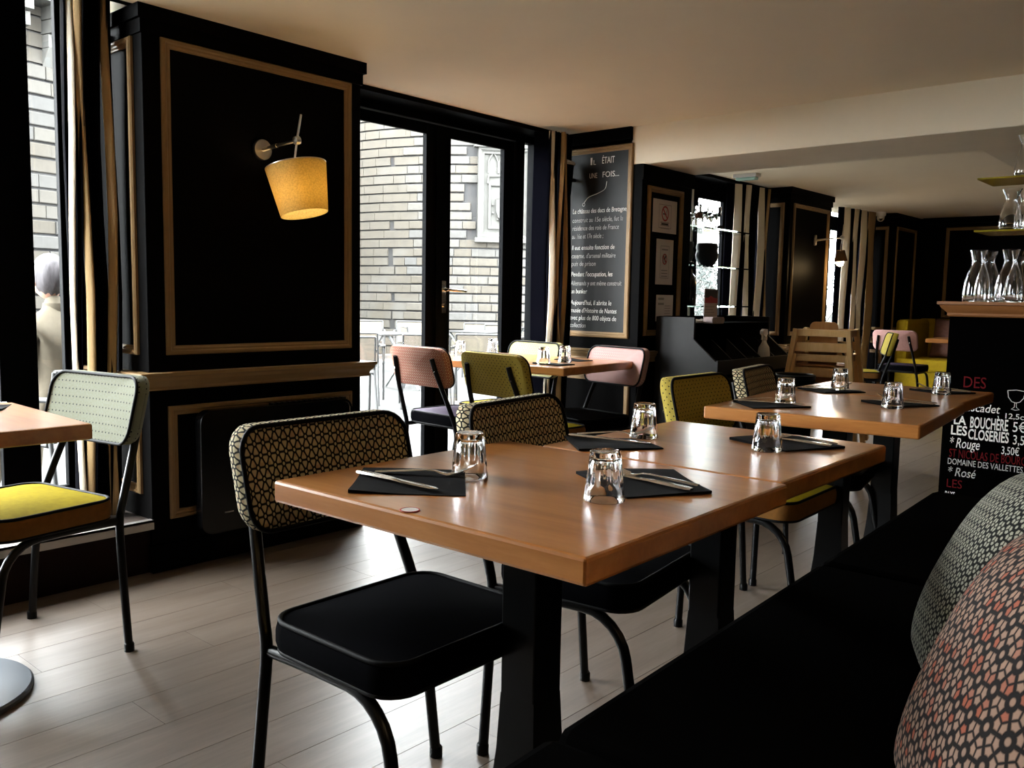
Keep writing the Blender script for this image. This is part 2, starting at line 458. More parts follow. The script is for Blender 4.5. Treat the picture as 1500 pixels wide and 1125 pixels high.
def tag(o, label, cat, group=None, kind=None):
    o['label'] = label; o['category'] = cat
    if group: o['group'] = group
    if kind: o['kind'] = kind
    return o
def thing(name, label, cat, loc=(0, 0, 0), rz=0, group=None):
    o = bpy.data.objects.new(name, None); COL.objects.link(o)
    o.empty_display_size = .1
    o.location = loc; o.rotation_euler = (0, 0, rz)
    return tag(o, label, cat, group)
def struct(o): o['kind'] = 'structure'; return o
def sempty(name, loc=(0, 0, 0)):
    o = bpy.data.objects.new(name, None); COL.objects.link(o); o.location = loc
    o.empty_display_size = .1; o['kind'] = 'structure'
    return o
def dup(root, loc, rz, label, group=None, parent=None):
    def cp(o, par):
        c = o.copy(); COL.objects.link(c); c.parent = par
        for ch in list(o.children): cp(ch, c)
        return c
    c = cp(root, parent)
    c.location = loc; c.rotation_euler = (0, 0, rz); c['label'] = label
    if group: c['group'] = group
    return c
def bez(pts, n=8):
    """Catmull-Rom through points"""
    P = [Vector(p) for p in pts]; out = []
    for i in range(len(P)-1):
        a = P[i-1] if i else P[0]*2-P[1]; b = P[i]; c = P[i+1]; d = P[i+2] if i+2 < len(P) else P[-1]*2-P[-2]
        for k in range(n):
            t = k/n
            out.append(.5*((2*b)+(c-a)*t+(2*a-5*b+4*c-d)*t*t+(3*b-a-3*c+d)*t**3))
    out.append(P[-1]); return out
def rrect(wd, ht, r, n=6, top=1.0):
    """rounded rectangle outline, counter-clockwise; top scales width at upper edge"""
    o = []
    for cx, cy, a0 in ((wd/2-r, ht/2-r, 0), (-wd/2+r, ht/2-r, 90), (-wd/2+r, -ht/2+r, 180), (wd/2-r, -ht/2+r, 270)):
        for k in range(n+1):
            a = R(a0+90*k/n); o.append((cx+r*cos(a), cy+r*sin(a)))
    return o
def frame_bm(o, u, v, nrm, u0, u1, v0, v1, prof):
    """mitred moulding: origin o, in-plane axes u, v, normal nrm; profile of (inset, height)"""
    m = MB(); o, u, v, nrm = Vector(o), Vector(u), Vector(v), Vector(nrm)
    n = len(prof)
    for ins, h in prof:
        for a, b in ((u0+ins, v0+ins), (u1-ins, v0+ins), (u1-ins, v1-ins), (u0+ins, v1-ins)):
            m.v.append(tuple(o+u*a+v*b+nrm*h))
    for i in range(n-1):
        for k in range(4):
            k2 = (k+1) % 4
            m.f.append((i*4+k, i*4+k2, (i+1)*4+k2, (i+1)*4+k))
    return m
MOULD = [(0, 0), (0, .010), (.006, .016), (.014, .017), (.019, .011), (.026, .012), (.032, .008), (.036, .008), (.036, 0)]
RAILP = [(0, 0), (.030, .0), (.034, .006), (.030, .014), (.034, .026), (.046, .038), (.048, .050), (.056, .056), (.056, .068), (0, .068)]   # (out, up)
# ================================================================ SETTING
XN, XF = -4.0, 11.15          # room extent along the window wall
YW = 3.76                     # glazing plane
H1, H2 = 2.15, 2.115          # ceilings before and behind the beam
E_Y, E_X, E_Z = Vector((0, 1, 0)), Vector((1, 0, 0)), Vector((0, 0, 1))

# floor with separate planks
fl = struct(MB().box(XN, XF, -3.2, YW+.2, -.12, -.0035).build('floor', 'floor_base'))
PW, PL = .182, 1.22
plank_me = {}
def plank(x0, x1, y0, y1):
    key = (round(x1-x0, 3), round(y1-y0, 3))
    if key not in plank_me:
        a, b = (x1-x0)/2-.0004, (y1-y0)/2-.0004; c = .0006
        m = MB()
        m.v = [(-a, -b, -.0035), (a, -b, -.0035), (a, b, -.0035), (-a, b, -.0035), (-a, -b, -c), (a, -b, -c), (a, b, -c), (-a, b, -c),
               (-a, -b+c, 0), (a, -b+c, 0), (a, b-c, 0), (-a, b-c, 0)]
        m.f = [(0, 1, 5, 4), (1, 2, 6, 5), (2, 3, 7, 6), (3, 0, 4, 7), (4, 5, 9, 8), (5, 6, 10, 9), (6, 7, 11, 10), (7, 4, 8, 11), (8, 9, 10, 11)]
        o = m.build('plank', 'floor', fl, fix=False); plank_me[key] = o.data
    else:
        o = bpy.data.objects.new('plank', plank_me[key]); COL.objects.link(o); o.parent = fl
    o.location = ((x0+x1)/2, (y0+y1)/2, 0)
y = -.30; row = 0
while y < 3.70:
    off = -.6-(row*.437 % PL); x = off
    while x < 6.3:
        plank(x, x+PL, y, y+PW); x += PL
    y += PW; row += 1
# beyond the picked-out planks the floor runs on as one joined surface
m = MB(); yy = -.30; row = 0
while yy < 3.70:
    off = -.6-(row*.437 % PL); x = off
    while x < 6.3: x += PL
    while x < XF: m.box(x+.0009, min(x+PL, XF)-.0009, yy+.0009, yy+PW-.0009, -.0035, 0); x += PL
    x = off-PL
    while x > XN-PL: m.box(max(x, XN)+.0009, x+PL-.0009, yy+.0009, yy+PW-.0009, -.0035, 0); x -= PL
    yy += PW; row += 1
yb = -.30-PW
while yb > -3.2:
    x = XN
    while x < XF: m.box(x+.0009, x+PL-.0009, yb+.0009, yb+PW-.0009, -.0035, 0); x += PL
    yb -= PW
o = m.build('far_planks', 'floor', fl); o['kind'] = 'stuff'

# ceilings, beam and soffit
struct(MB().box(XN, 1.6, -3.2, 3.27, H1, H1+.5).box(1.6, 4.62, -3.2, 3.60, H1, H1+.5).build('ceiling', 'ceiling'))
struct(MB().box(5.19, XF, -3.2, 3.60, H2, H2+.5).box(8.4, XF, 3.60, YW+.15, H2, H2+.5).build('ceiling', 'ceiling'))
struct(MB().box(4.60, 5.20, -3.2, 3.60, 1.92, H1+.4).build('beam', 'beam', bevel=.006))
struct(MB().box(5.19, 9.0, -3.2, 1.29, 1.925, H2+.3).build('soffit', 'beam', bevel=.004))
struct(MB().box(1.6, 4.62, 3.56, YW+.15, 2.125, 2.6).build('trim_1', 'black_frame'))
struct(MB().box(5.19, 7.6, 3.56, YW+.15, 2.09, 2.6).build('trim_2', 'black_frame'))
struct(MB().box(XN, 1.62, 3.27, YW+.15, 2.55, 2.7).box(XN, 1.6, 3.27, 3.31, H1, 2.6).build('trim_3', 'black_wall'))

# outer walls of the room
struct(MB().box(XN-.15, XN, -3.2, YW+.15, 0, 2.7).build('wall_left', 'dark_room'))
struct(MB().box(XN, XF, -3.35, -3.2, 0, 2.7).build('wall_back', 'dark_room'))
wr = struct(MB().box(XF, XF+.15, -3.2, YW+.15, 0, 2.7).build('wall_right', 'black_wall'))
frame_bm((XF, 3.05, 0), -E_Y, E_Z, -E_X, .0, .95, .95, 2.0, MOULD).build('panel_moulding', 'trim', wr)
frame_bm((XF, 3.05, 0), -E_Y, E_Z, -E_X, 1.05, 2.2, .95, 2.0, MOULD).build('panel_moulding', 'trim', wr)
MB().box(XF-.05, XF, -3.2, 3.3, H2-.07, H2).build('cornice', 'black_wall', wr)
# wall behind the bench
wb = struct(MB().box(XN, 4.70, -.75, -.60, 0, 2.3).build('wall_near', 'dark_room'))

# ---- pillars along the window wall
def crown(m, x0, x1, y0, y1, z):
    m.box(x0-.02, x1+.02, y0-.02, y1, z-.05, z).box(x0-.008, x1+.008, y0-.008, y1, z-.10, z-.05)
def side_rail(parent, x0, x1, yf, z, left=True, right=True, yb=YW):
    """chair rail that wraps the front and the two flanks of a pillar"""
    m = MB(); n = len(RAILP)
    rows = []
    for out, up in RAILP:
        row = []
        if left: row.append((x0-out, yb, z+up))
        row += [(x0-(out if left else 0), yf-out, z+up), (x1+(out if right else 0), yf-out, z+up)]
        if right: row.append((x1+out, yb, z+up))
        rows.append(row)
    m.grid(rows)
    return m.build('chair_rail', 'trim', parent, smooth=35)

# pillar 1, between the left window and the doors
p1 = struct(MB().box(1.60, 2.626, 3.25, YW+.15, 0, 2.15).build('pillar', 'black_wall', bevel=.004))
frame_bm((0, 3.25, 0), E_X, E_Z, -E_Y, 1.670, 2.567, .853, 2.047, MOULD).build('panel_moulding', 'trim', p1, smooth=30)
frame_bm((0, 3.25, 0), E_X, E_Z, -E_Y, 1.672, 2.570, .205, .653, MOULD).build('panel_moulding', 'trim', p1, smooth=30)
frame_bm((1.60, 0, 0), E_Y, E_Z, -E_X, 3.318, 3.70, .853, 2.047, MOULD).build('panel_moulding', 'trim', p1, smooth=30)
frame_bm((1.60, 0, 0), E_Y, E_Z, -E_X, 3.318, 3.70, .305, .653, MOULD).build('panel_moulding', 'trim', p1, smooth=30)
side_rail(p1, 1.60, 2.626, 3.25, .720)
m = MB(); crown(m, 1.60, 2.626, 3.25, YW, 2.15); m.build('cornice', 'black_wall', p1)
MB().box(1.592, 2.634, 3.238, YW, 0, .11).build('plinth', 'black_wall', p1, bevel=.004)

# pillar 2: chalkboard on its flank, notices on its front
p2 = struct(MB().box(4.60, 5.19, 3.0, YW+.15, 0, 1.925).box(4.60, 5.19, 3.08, YW+.15, 1.9, 2.15).build('pillar', 'black_wall', bevel=.003))
frame_bm((4.60, 0, 0), E_Y, E_Z, -E_X, 3.068, 3.60, .855, 2.052, MOULD).build('panel_moulding', 'trim', p2, smooth=30)
frame_bm((4.60, 0, 0), E_Y, E_Z, -E_X, 3.050, 3.60, .16, .615, MOULD).build('panel_moulding', 'trim', p2, smooth=30)
frame_bm((0, 3.0, 0), E_X, E_Z, -E_Y, 4.655, 5.075, .875, 1.800, MOULD).build('panel_moulding', 'trim', p2, smooth=30)
side_rail(p2, 4.60, 5.19, 3.0, .712)
m = MB(); m.box(4.575, 4.60, 3.08, YW, 2.075, 2.15).box(4.585, 5.2, 2.985, 3.0, 1.83, 1.92); m.build('cornice', 'black_wall', p2)

# pillar 3
p3 = struct(MB().box(7.53, 8.47, 3.36, YW+.15, 0, H2).build('pillar', 'black_wall', bevel=.004))
frame_bm((7.53, 0, 0), E_Y, E_Z, -E_X, 3.41, 3.74, .80, 1.98, MOULD).build('panel_moulding', 'trim', p3, smooth=30)
frame_bm((0, 3.36, 0), E_X, E_Z, -E_Y, 7.60, 8.40, .80, 1.98, MOULD).build('panel_moulding', 'trim', p3, smooth=30)
frame_bm((0, 3.36, 0), E_X, E_Z, -E_Y, 7.60, 8.40, .12, .60, MOULD).build('panel_moulding', 'trim', p3, smooth=30)
side_rail(p3, 7.53, 8.47, 3.36, .655)
m = MB(); crown(m, 7.53, 8.47, 3.36, YW, H2); m.build('cornice', 'black_wall', p3)

# pillar 4 and the far corner
p4 = struct(MB().box(10.3, XF+.1, 3.36, YW+.15, 0, H2).build('pillar', 'black_wall', bevel=.004))
frame_bm((10.3, 0, 0), E_Y, E_Z, -E_X, 3.42, 3.74, .80, 1.97, MOULD).build('panel_moulding', 'trim', p4, smooth=30)
frame_bm((10.3, 0, 0), E_Y, E_Z, -E_X, 3.42, 3.74, .10, .58, MOULD).build('panel_moulding', 'trim', p4, smooth=30)
frame_bm((0, 3.36, 0), E_X, E_Z, -E_Y, 10.37, 11.05, .80, 1.97, MOULD).build('panel_moulding', 'trim', p4, smooth=30)
side_rail(p4, 10.3, XF, 3.36, .655, right=False)
m = MB(); crown(m, 10.3, XF, 3.36, YW, H2); m.build('cornice', 'black_wall', p4)

# ---- raised platform in the left bay with its metal nosing
pf = struct(MB().box(XN, 1.60, 3.27, YW, 0, .205).build('trim_4', 'riser'))
MB().box(XN, 1.60, 3.265, YW, .2045, .212).build('platform_board', 'platform', pf)
MB().box(XN, 1.60, 3.235, 3.268, .206, .2145).box(XN, 1.60, 3.235, 3.241, .178, .2145).build('nosing', 'stone_trim', pf)

# ---- windows and doors
def bars(parent, rects, y0, y1, name='window_frame', m='black_frame'):
    for x0, x1, z0, z1 in rects:
        MB().box(x0, x1, y0, y1, z0, z1).build(name, m, parent, bevel=.003)
def pane(parent, x0, x1, z0, z1, y=YW+.006):
    return MB().box(x0, x1, y-.003, y+.003, z0, z1).build('glass_pane', 'pane', parent)

struct(MB().box(XN, -.68, YW-.3, YW+.15, .2, 2.55).build('wall_front', 'black_wall'))
w1 = sempty('window_1', (0, 0, 0))
bars(w1, [(-.68, 1.60, .20, .29), (-.68, 1.60, 2.30, 2.55), (1.49, 1.60, .29, 2.30), (1.245, 1.385, .29, 2.30), (-.05, .10, .29, 2.30), (-.70, -.55, .2, 2.30)], YW-.02, YW+.014)
for a, b in ((1.385, 1.49), (.10, 1.245), (-.55, -.05)):
    pane(w1, a, b, .29, 2.30)

d1 = sempty('door_1', (0, 0, 0))
bars(d1, [(2.60, 2.82, 0, 2.125), (4.265, 4.345, 0, 2.125), (4.44, 4.62, 0, 2.125), (2.82, 4.265, 2.085, 2.14), (4.345, 4.44, 2.085, 2.14), (4.345, 4.44, 0, .14)], YW-.03, YW+.03, 'door_frame')
pane(d1, 4.345, 4.44, .14, 2.085)
def leaf(parent, x0, x1, gx0, gx1):
    y0, y1 = YW-.012, YW+.026
    l = MB().box(x0, gx0, y0, y1, .02, 2.08).box(gx1, x1, y0, y1, .02, 2.08).box(gx0, gx1, y0, y1, .02, .135).box(gx0, gx1, y0, y1, 2.03, 2.08).build('door_leaf', 'black_frame', parent, bevel=.003)
    m = MB()
    for a, b, c, d in ((gx0-.004, gx0+.012, .13, 2.035), (gx1-.012, gx1+.004, .13, 2.035), (gx0, gx1, .13, .147), (gx0, gx1, 2.018, 2.035)):
        m.box(a, b, y0-.006, y0+.012, c, d)
    m.build('glazing_bead', 'black_frame', l)
    MB().box(gx0, gx1, YW+.009, YW+.015, .135, 2.03).build('glass_pane', 'pane', l)
    return l
la = leaf(d1, 2.825, 3.592, 2.905, 3.51)
lb = leaf(d1, 3.597, 4.262, 3.682, 4.172)
MB().box(3.575, 3.612, YW-.028, YW-.010, .03, 2.075).build('meeting_bead', 'black_frame', d1)
MB().box(2.82, 4.62, YW-.06, YW+.10, -.003, .022).build('threshold', 'stone_trim', d1)
h = MB().box(3.628, 3.662, YW-.022, YW-.010, 1.00, 1.19).tube([(3.645, YW-.015, 1.137), (3.645, YW-.065, 1.137), (3.66, YW-.07, 1.136), (3.78, YW-.07, 1.130)], .0095, 10).tube([(3.645, YW-.022, 1.045), (3.645, YW-.032, 1.045)], .011, 12)
h.build('door_handle', 'steel', lb, smooth=40)

w2 = sempty('window_2', (0, 0, 0))
bars(w2, [(5.19, 5.60, 0, 2.10), (7.33, 7.53, 0, 2.10), (5.60, 7.33, 2.03, 2.12), (5.60, 7.33, 0, .14), (6.46, 6.59, .14, 2.03), (7.02, 7.215, .14, 2.03), (5.60, 5.70, .14, 2.03), (6.59, 7.02, 1.955, 2.03), (5.70, 6.46, 1.955, 2.03)], YW-.02, YW+.014)
for a, b, t in ((5.70, 6.46, 1.955), (6.59, 7.02, 1.955), (7.215, 7.33, 2.03)): pane(w2, a, b, .14, t)

w3 = sempty('window_3', (0, 0, 0))
bars(w3, [(8.47, 8.62, 0, H2), (9.97, 10.3, 0, H2), (8.62, 9.97, 1.885, 2.035), (8.62, 9.97, 0, .14), (9.675, 9.80, .14, 1.89), (8.62, 8.70, .14, 1.885), (9.10, 9.16, .14, 1.885)], YW-.02, YW+.014)
for a, b, c, d in ((8.62, 9.97, 2.035, H2), (8.70, 9.10, .14, 1.885), (9.16, 9.675, .14, 1.885), (9.80, 9.97, .14, 1.885)): pane(w3, a, b, c, d)

# ---- curtains
def curtain(name, pts, segs, z0, z1, label, hook=None):
    """pts: plan polyline, segs: cloth of every span"""
    root = thing(name, label, 'curtain', (pts[0][0], pts[0][1], z0))
    P = bez([(x, y, 0) for x, y in pts], 6)
    k = 0
    while k < len(segs):
        e = k
        while e+1 < len(segs) and segs[e+1] == segs[k]: e += 1
        line = P[k*6:(e+1)*6+1]
        rows = []
        for iz in range(9):
            z = z0+(z1-z0)*iz/8
            amp = 1+.10*sin(iz*1.1+k)
            rows.append([(p.x-pts[0][0]+.006*sin(iz*.9+k), (p.y-pts[0][1])*amp, z-z0) for p in line])
        m = MB().grid(rows)
        o = m.build({'cream_cloth': 'cream_stripe', 'tan_cloth': 'tan_stripe', 'navy_cloth': 'navy_stripe'}[segs[k]], segs[k], root, smooth=60, fix=False)
        sd = o.modifiers.new('cloth', 'SOLIDIFY'); sd.thickness = .003
        k = e+1
    return root
C, T, N = 'cream_cloth', 'tan_cloth', 'navy_cloth'
curtain('curtain', [(1.440, 3.56), (1.425, 3.50), (1.412, 3.462), (1.428, 3.44), (1.432, 3.50), (1.440, 3.43), (1.462, 3.405), (1.472, 3.49), (1.49, 3.43), (1.505, 3.49), (1.52, 3.41), (1.548, 3.39), (1.562, 3.48), (1.58, 3.44)],
        [N, N, C, N, N, T, N, N, N, N, T, N, N], .216, 2.53, 'dark curtain with cream and tan stripes hanging beside the first pillar')
curtain('curtain', [(4.240, 3.57), (4.25, 3.545), (4.262, 3.51), (4.278, 3.47), (4.31, 3.445), (4.325, 3.52), (4.345, 3.45), (4.36, 3.43), (4.385, 3.52), (4.405, 3.46), (4.425, 3.44), (4.445, 3.52), (4.475, 3.45), (4.50, 3.47)],
        [N, N, N, C, N, N, T, N, N, T, N, N, N], .02, 2.12, 'dark curtain with cream and tan stripes hanging between glass doors and chalkboard')
curtain('curtain', [(6.80, 3.60), (6.86, 3.56), (6.94, 3.53), (6.965, 3.62), (7.00, 3.52), (7.06, 3.50), (7.08, 3.58), (7.17, 3.52), (7.19, 3.50), (7.28, 3.48), (7.30, 3.58), (7.36, 3.50), (7.385, 3.49), (7.43, 3.58)],
        [N, C, N, N, C, N, N, N, C, N, N, T, N], .02, 2.085, 'cream and navy striped curtain behind the service station window')
curtain('curtain', [(9.30, 3.62), (9.36, 3.58), (9.44, 3.54), (9.47, 3.63), (9.56, 3.54), (9.64, 3.52), (9.67, 3.62), (9.74, 3.54), (9.84, 3.51), (9.87, 3.60), (9.93, 3.52), (10.10, 3.50), (10.14, 3.60), (10.2, 3.54)],
        [N, C, N, N, C, N, N, C, N, N, T, N, N], .02, H2-.005, 'cream and navy striped curtain at the farthest window')

# ================================================================ OUTSIDE
struct(MB().box(-14, 24, YW+.16, 13.0, -.4, -.12).build('terrace', 'terrace'))
struct(MB().box(-30, 60, 13.0, 60, -1.9, -.8).build('lawn', 'lawn'))
struct(MB().box(-14, 24, 12.95, 13.2, -1.9, -.05).build('terrace_kerb', 'terrace'))
# outside face of the building
struct(MB().box(XN, XF, YW+.09, YW+.15, 2.45, 3.6).build('wall_outer', 'render_grey'))

def tower(name, label, cx, cy, rad, z0, z1, a_lo, a_hi, zlo, zhi, pitch=.205, slate=.035, stone='stone', skip=None):
    t = thing(name, label, 'tower', (cx, cy, z0))
    N_ = 72
    MB().lathe([(rad-.05, 0), (rad-.05, z1-z0)], N_).build('core', 'slate_joint', t)
    MB().lathe([(.01, z1-z0-.02), (rad-.03, z1-z0-.02)], N_).build('roof_deck', 'slate_joint', t)
    variants = {}
    def stone_mesh(wd):
        key = round(wd, 2)
        if key in variants: return variants[key]
        ht = pitch-slate; m = MB(); n = 2
        half = wd/2/rad-.006/rad
        ang = [-half+2*half*k/n for k in range(n+1)]
        c = .012
        for r_, zz in ((rad-.05, 0), (rad-c, 0), (rad, c), (rad, ht-c), (rad-c, ht), (rad-.05, ht)):
            for a in ang: m.v.append((r_*cos(a), r_*sin(a), zz))
        q = n+1
        for i in range(5):
            for k in range(n): m.f.append((i*q+k, i*q+k+1, (i+1)*q+k+1, (i+1)*q+k))
        m.f.append(tuple(i*q for i in range(6))); m.f.append(tuple(i*q+n for i in range(6))[::-1])
        o = m.build('stone', stone, t); variants[key] = o.data
        bpy.data.objects.remove(o); return variants[key]
    rest = MB(); cnt = 0; rng = random.Random(5)
    nz = int((z1-z0)/pitch)
    for i in range(nz):
        zc = i*pitch; a = a_lo-.06-rng.random()*.05; zabs = z0+zc
        big = zlo <= zabs <= zhi
        while a < a_hi+.05:
            wd = rng.choice((.30, .40, .46, .54, .62)); mid = a+wd/2/rad
            a += wd/rad
            if skip and skip(mid, zabs): continue
            if big and a_lo <= mid <= a_hi and cnt < 300:
                o = bpy.data.objects.new('stone', stone_mesh(wd)); COL.objects.link(o); o.parent = t
                o.location = (0, 0, zc); o.rotation_euler = (0, 0, mid)
                sc_ = 1+rng.uniform(-.003, .005); o.scale = (sc_, sc_, 1); cnt += 1
            else:
                h_ = wd/2/rad-.006/rad
                q = [(rr*cos(mid+s*h_), rr*sin(mid+s*h_)) for rr, s in ((rad-.05, -1), (rad, -1), (rad, 1), (rad-.05, 1))]
                rest.prism(q, zc, zc+pitch-slate)
        # remainder of the course on the flanks
        for lo, hi in ((a_hi+.05, a_hi+1.0), (a_lo-1.0, a_lo-.12)):
            aa = lo+rng.random()*.05
            while aa < hi:
                wd = rng.choice((.4, .55, .7)); h_ = wd/2/rad-.006/rad; mid = aa+wd/2/rad; aa += wd/rad
                q = [(rr*cos(mid+s*h_), rr*sin(mid+s*h_)) for rr, s in ((rad-.05, -1), (rad, -1), (rad, 1), (rad-.05, 1))]
                rest.prism(q, zc, zc+pitch-slate)
    o = rest.build('stone_courses', stone, t); o['kind'] = 'stuff'
    return t

# tower opposite the doors
BR = 4.5; bcx, bcy = 24.5*cos(R(43.6)), 24.5*sin(R(43.6))
face = R(43.6+180)
PL_A0, PL_A1 = face-.06+.02, face+.28      # carved panel's span on the drum
def on_panel(a, z): return abs(a-face-.125) < .13 and 2.28 < z < 4.42
tb = tower('castle_tower', 'round pale stone castle tower with carved coat of arms beyond the terrace', bcx, bcy, BR, -1.9, 9.0, face-.36, face+.72, -.2, 5.3, skip=on_panel)
# carved heraldic panel: frame, two canopies, pointed arch and a shield
cp = bpy.data.objects.new('carved_panel', None); COL.objects.link(cp); cp.parent = tb
pa = face+.125
cp.location = (BR*cos(pa), BR*sin(pa), 0); cp.rotation_euler = (0, 0, pa-R(90)+R(180))
zb = 1.9
def P_(m, name): return m.build(name, 'carved', cp, smooth=40)
# local frame: x along the wall, -y outwards
P_(MB().box(-.58, .58, -.02, .3, 2.40+zb, 4.55+zb), 'back_slab')
fm = frame_bm((0, -.02, zb), E_X, E_Z, -E_Y, -.58, .58, 2.40, 4.40, [(0, 0), (0, .10), (.05, .12), (.09, .06), (.13, .07), (.15, 0)])
P_(fm, 'stone_frame')
P_(MB().box(-.68, .68, -.20, 0, 4.40+zb, 4.52+zb).box(-.64, .64, -.15, 0, 2.32+zb, 2.42+zb), 'ledge')
m = MB()
for sx in (-.24, 0, .24):
    m.tube([(sx-.11, -.05, 3.85+zb), (sx-.11, -.05, 4.10+zb), (sx-.06, -.05, 4.21+zb), (sx, -.05, 4.29+zb), (sx+.06, -.05, 4.21+zb), (sx+.11, -.05, 4.10+zb), (sx+.11, -.05, 3.85+zb)], .022, 6)
m.tube([(-.36, -.05, 3.62+zb), (-.34, -.05, 3.78+zb), (0, -.06, 3.80+zb), (.34, -.05, 3.78+zb), (.36, -.05, 3.62+zb)], .03, 6)
P_(m, 'tracery')
P_(frame_bm((0, -.02, zb), E_X, E_Z, -E_Y, -.34, .34, 2.62, 3.62, [(0, 0), (0, .06), (.04, .07), (.07, .02), (.07, 0)]), 'niche_frame')
sh = [(-.17, 3.28), (.17, 3.28), (.17, 3.02), (.12, 2.88), (0, 2.76), (-.12, 2.88), (-.17, 3.02)]
P_(MB().prism([(a, b+zb) for a, b in sh], -.10, -.02, 'Y'), 'shield')
m = MB()
for k in range(9):
    a = 2*pi*k/9; m.lathe([(.001, -.03), (.03, 0), (.001, .03)], 6, (.25*cos(a), -.06, 3.06+.27*sin(a)+zb))
P_(m, 'foliage_relief')

# tower at the left, seen through the left window, with a corbelled parapet
AR = 5.0; acx, acy = 19.5*cos(R(76.5)), 19.5*sin(R(76.5)); afc = R(76.5+180)
ta = tower('castle_tower', 'round castle tower with corbelled parapet seen through the left window', acx, acy, AR, -1.9, 5.75, afc+.10, afc+.80, -.6, 4.3, pitch=.225, stone='stone_dimmed')
m0 = None
for k in range(14):
    a = afc-.2+k*.105
    if m0 is None:
        m = MB()
        for s_, (o_, zz) in enumerate(((.42, .42), (.30, .22), (.16, .02))):
            m.box(AR-.05, AR+o_, -.11, .11, 4.60+1.9+zz-.0, 4.60+1.9+zz+.19)
        m.prism([(AR-.02, 4.35+1.9), (AR+.16, 4.62+1.9), (AR-.02, 4.62+1.9)], -.11, .11, 'Y')
        o = m.build('corbel', 'carved', ta, bevel=.01); m0 = o
    else:
        o = m0.copy(); COL.objects.link(o); o.parent = ta
    o.rotation_euler = (0, 0, a)
MB().lathe([(AR-.4, 5.20+1.9), (AR+.42, 5.20+1.9), (AR+.42, 5.95+1.9), (AR+.48, 6.0+1.9), (AR+.48, 6.08+1.9), (AR-.4, 6.08+1.9)], 96, close=True).build('parapet', 'carved', ta, smooth=30)
# curtain wall joining the two towers
struct(MB().box(9.8, 12.5, 21.5, 22.6, -1.9, 4.6).build('rampart', 'stone'))
# far house with slate roof
fh = thing('house', 'grey house end standing beyond the garden trees', 'house', (33.2, 19.5, -1.5))
MB().box(-.9, .9, -.9, .9, 0, 5.9).build('wall', 'render_grey', fh)
MB().prism([(-1.0, 5.85), (1.0, 5.85), (0, 6.7)], -1.0, 1.0, 'Y').build('roof', 'slate_blue', fh)
ft = thing('turret', 'blue grey slate turret rising behind the left tower parapet', 'turret', (7.7, 31.5, -1.9))
MB().box(-.5, .5, -.5, .5, 0, 14.8).build('wall', 'slate_blue', ft)
MB().prism([(-.6, 14.8), (.6, 14.8), (0, 16.0)], -.6, .6, 'Y').build('roof', 'slate_blue', ft)

# trees in the garden beyond the farther windows
def tree(x, y, h, seed, label, leafy):
    rng = random.Random(seed)
    t = thing('garden_tree', label, 'tree', (x, y, -1.5), 0, 'pale trees beyond the far windows')
    m = MB(); tips = []
    def br(p, d, ln, r, lv):
        q = [p]
        for k in range(3):
            d = (d+Vector((rng.uniform(-.22, .22), rng.uniform(-.22, .22), rng.uniform(-.02, .16)))).normalized()
            q.append(q[-1]+d*ln/3)
        m.tube(q, [r, r*.85, r*.7, r*.55], 5, caps=False)
        if lv == 0: tips.append(q[-1]); return
        for k in range(4 if lv > 1 else 5):
            nd = (d*.8+Vector((rng.uniform(-1, 1), rng.uniform(-1, 1), rng.uniform(-.1, .7)))).normalized()
            br(q[rng.choice((1, 2, 3, 3))], nd, ln*rng.uniform(.55, .75), r*.5, lv-1)
    br(Vector((0, 0, 0)), Vector((0, 0, 1)), h*.42, h*.02, 3)
    m.build('branches', 'bark', t)
    if leafy:
        c = MB()
        for p in tips:
            for k in range(leafy):
                q = p+Vector((rng.gauss(0, .22), rng.gauss(0, .22), rng.gauss(0, .22)))
                u = Vector((rng.gauss(0, 1), rng.gauss(0, 1), rng.gauss(0, 1))).normalized()*.09
                v = u.orthogonal().normalized()*.05
                b = len(c.v); c.v += [tuple(q-u), tuple(q+v), tuple(q+u), tuple(q-v)]; c.f.append((b, b+1, b+2, b+3))
        o = c.build('foliage', 'leaf', t, fix=False); o['kind'] = 'stuff'
for i, (x, y, h, lf, lb_) in enumerate(((25.0, 14.2, 4.6, 7, 'pale bushy tree beyond the service window, nearest of the garden trees'), (30.5, 17.2, 4.6, 7, 'pale bushy tree beyond the service window, farther back and right'),
        (28.6, 12.0, 5.4, 2, 'pale thin branched tree beyond the farthest window, nearer one'), (35.0, 14.3, 6.4, 1, 'pale thin branched tree beyond the farthest window, rear one'), (35.5, 21.8, 5.2, 6, 'pale bushy tree far behind the grey house end'))):
    tree(x, y, h, 20+i, lb_, lf)

# terrace furniture
def make_tchair():
    t = thing('terrace_chair', '', 'chair', (0, 0, 0), 0, 'terrace chairs')
    fr = MB()
    for s in (-1, 1):
        fr.tube([(s*.25, .27, .80), (s*.25, .22, .50), (s*.25, .20, .42), (s*.25, -.22, .43)], .013, 8)
        fr.tube([(s*.27, .25, .66), (s*.285, .05, .655), (s*.285, -.22, .64), (s*.28, -.25, .60)], .015, 8)
    fr.tube([(-.25, .27, .80), (.25, .27, .80)], .013, 8).tube([(-.25, -.22, .43), (.25, -.22, .43)], .012, 8)
    fr.build('frame', 'alu', t, smooth=50)
    for s in (-1, 1):
        MB().tube([(s*.28, -.24, .62), (s*.275, -.23, .43), (s*.27, -.27, 0)], .014, 8).build('leg', 'alu', t, smooth=50)
        MB().tube([(s*.25, .22, .47), (s*.26, .27, .2), (s*.27, .32, 0)], .014, 8).build('leg', 'alu', t, smooth=50)
    MB().obox((0, 0, .435), (.24, 0, 0), (0, .22, 0), (0, 0, .006)).build('seat', 'sling_white', t)
    MB().obox((0, .245, .635), (.24, 0, 0), (0, .03, .165), (0, .005, 0)).build('backrest', 'sling_tan', t)
    return t
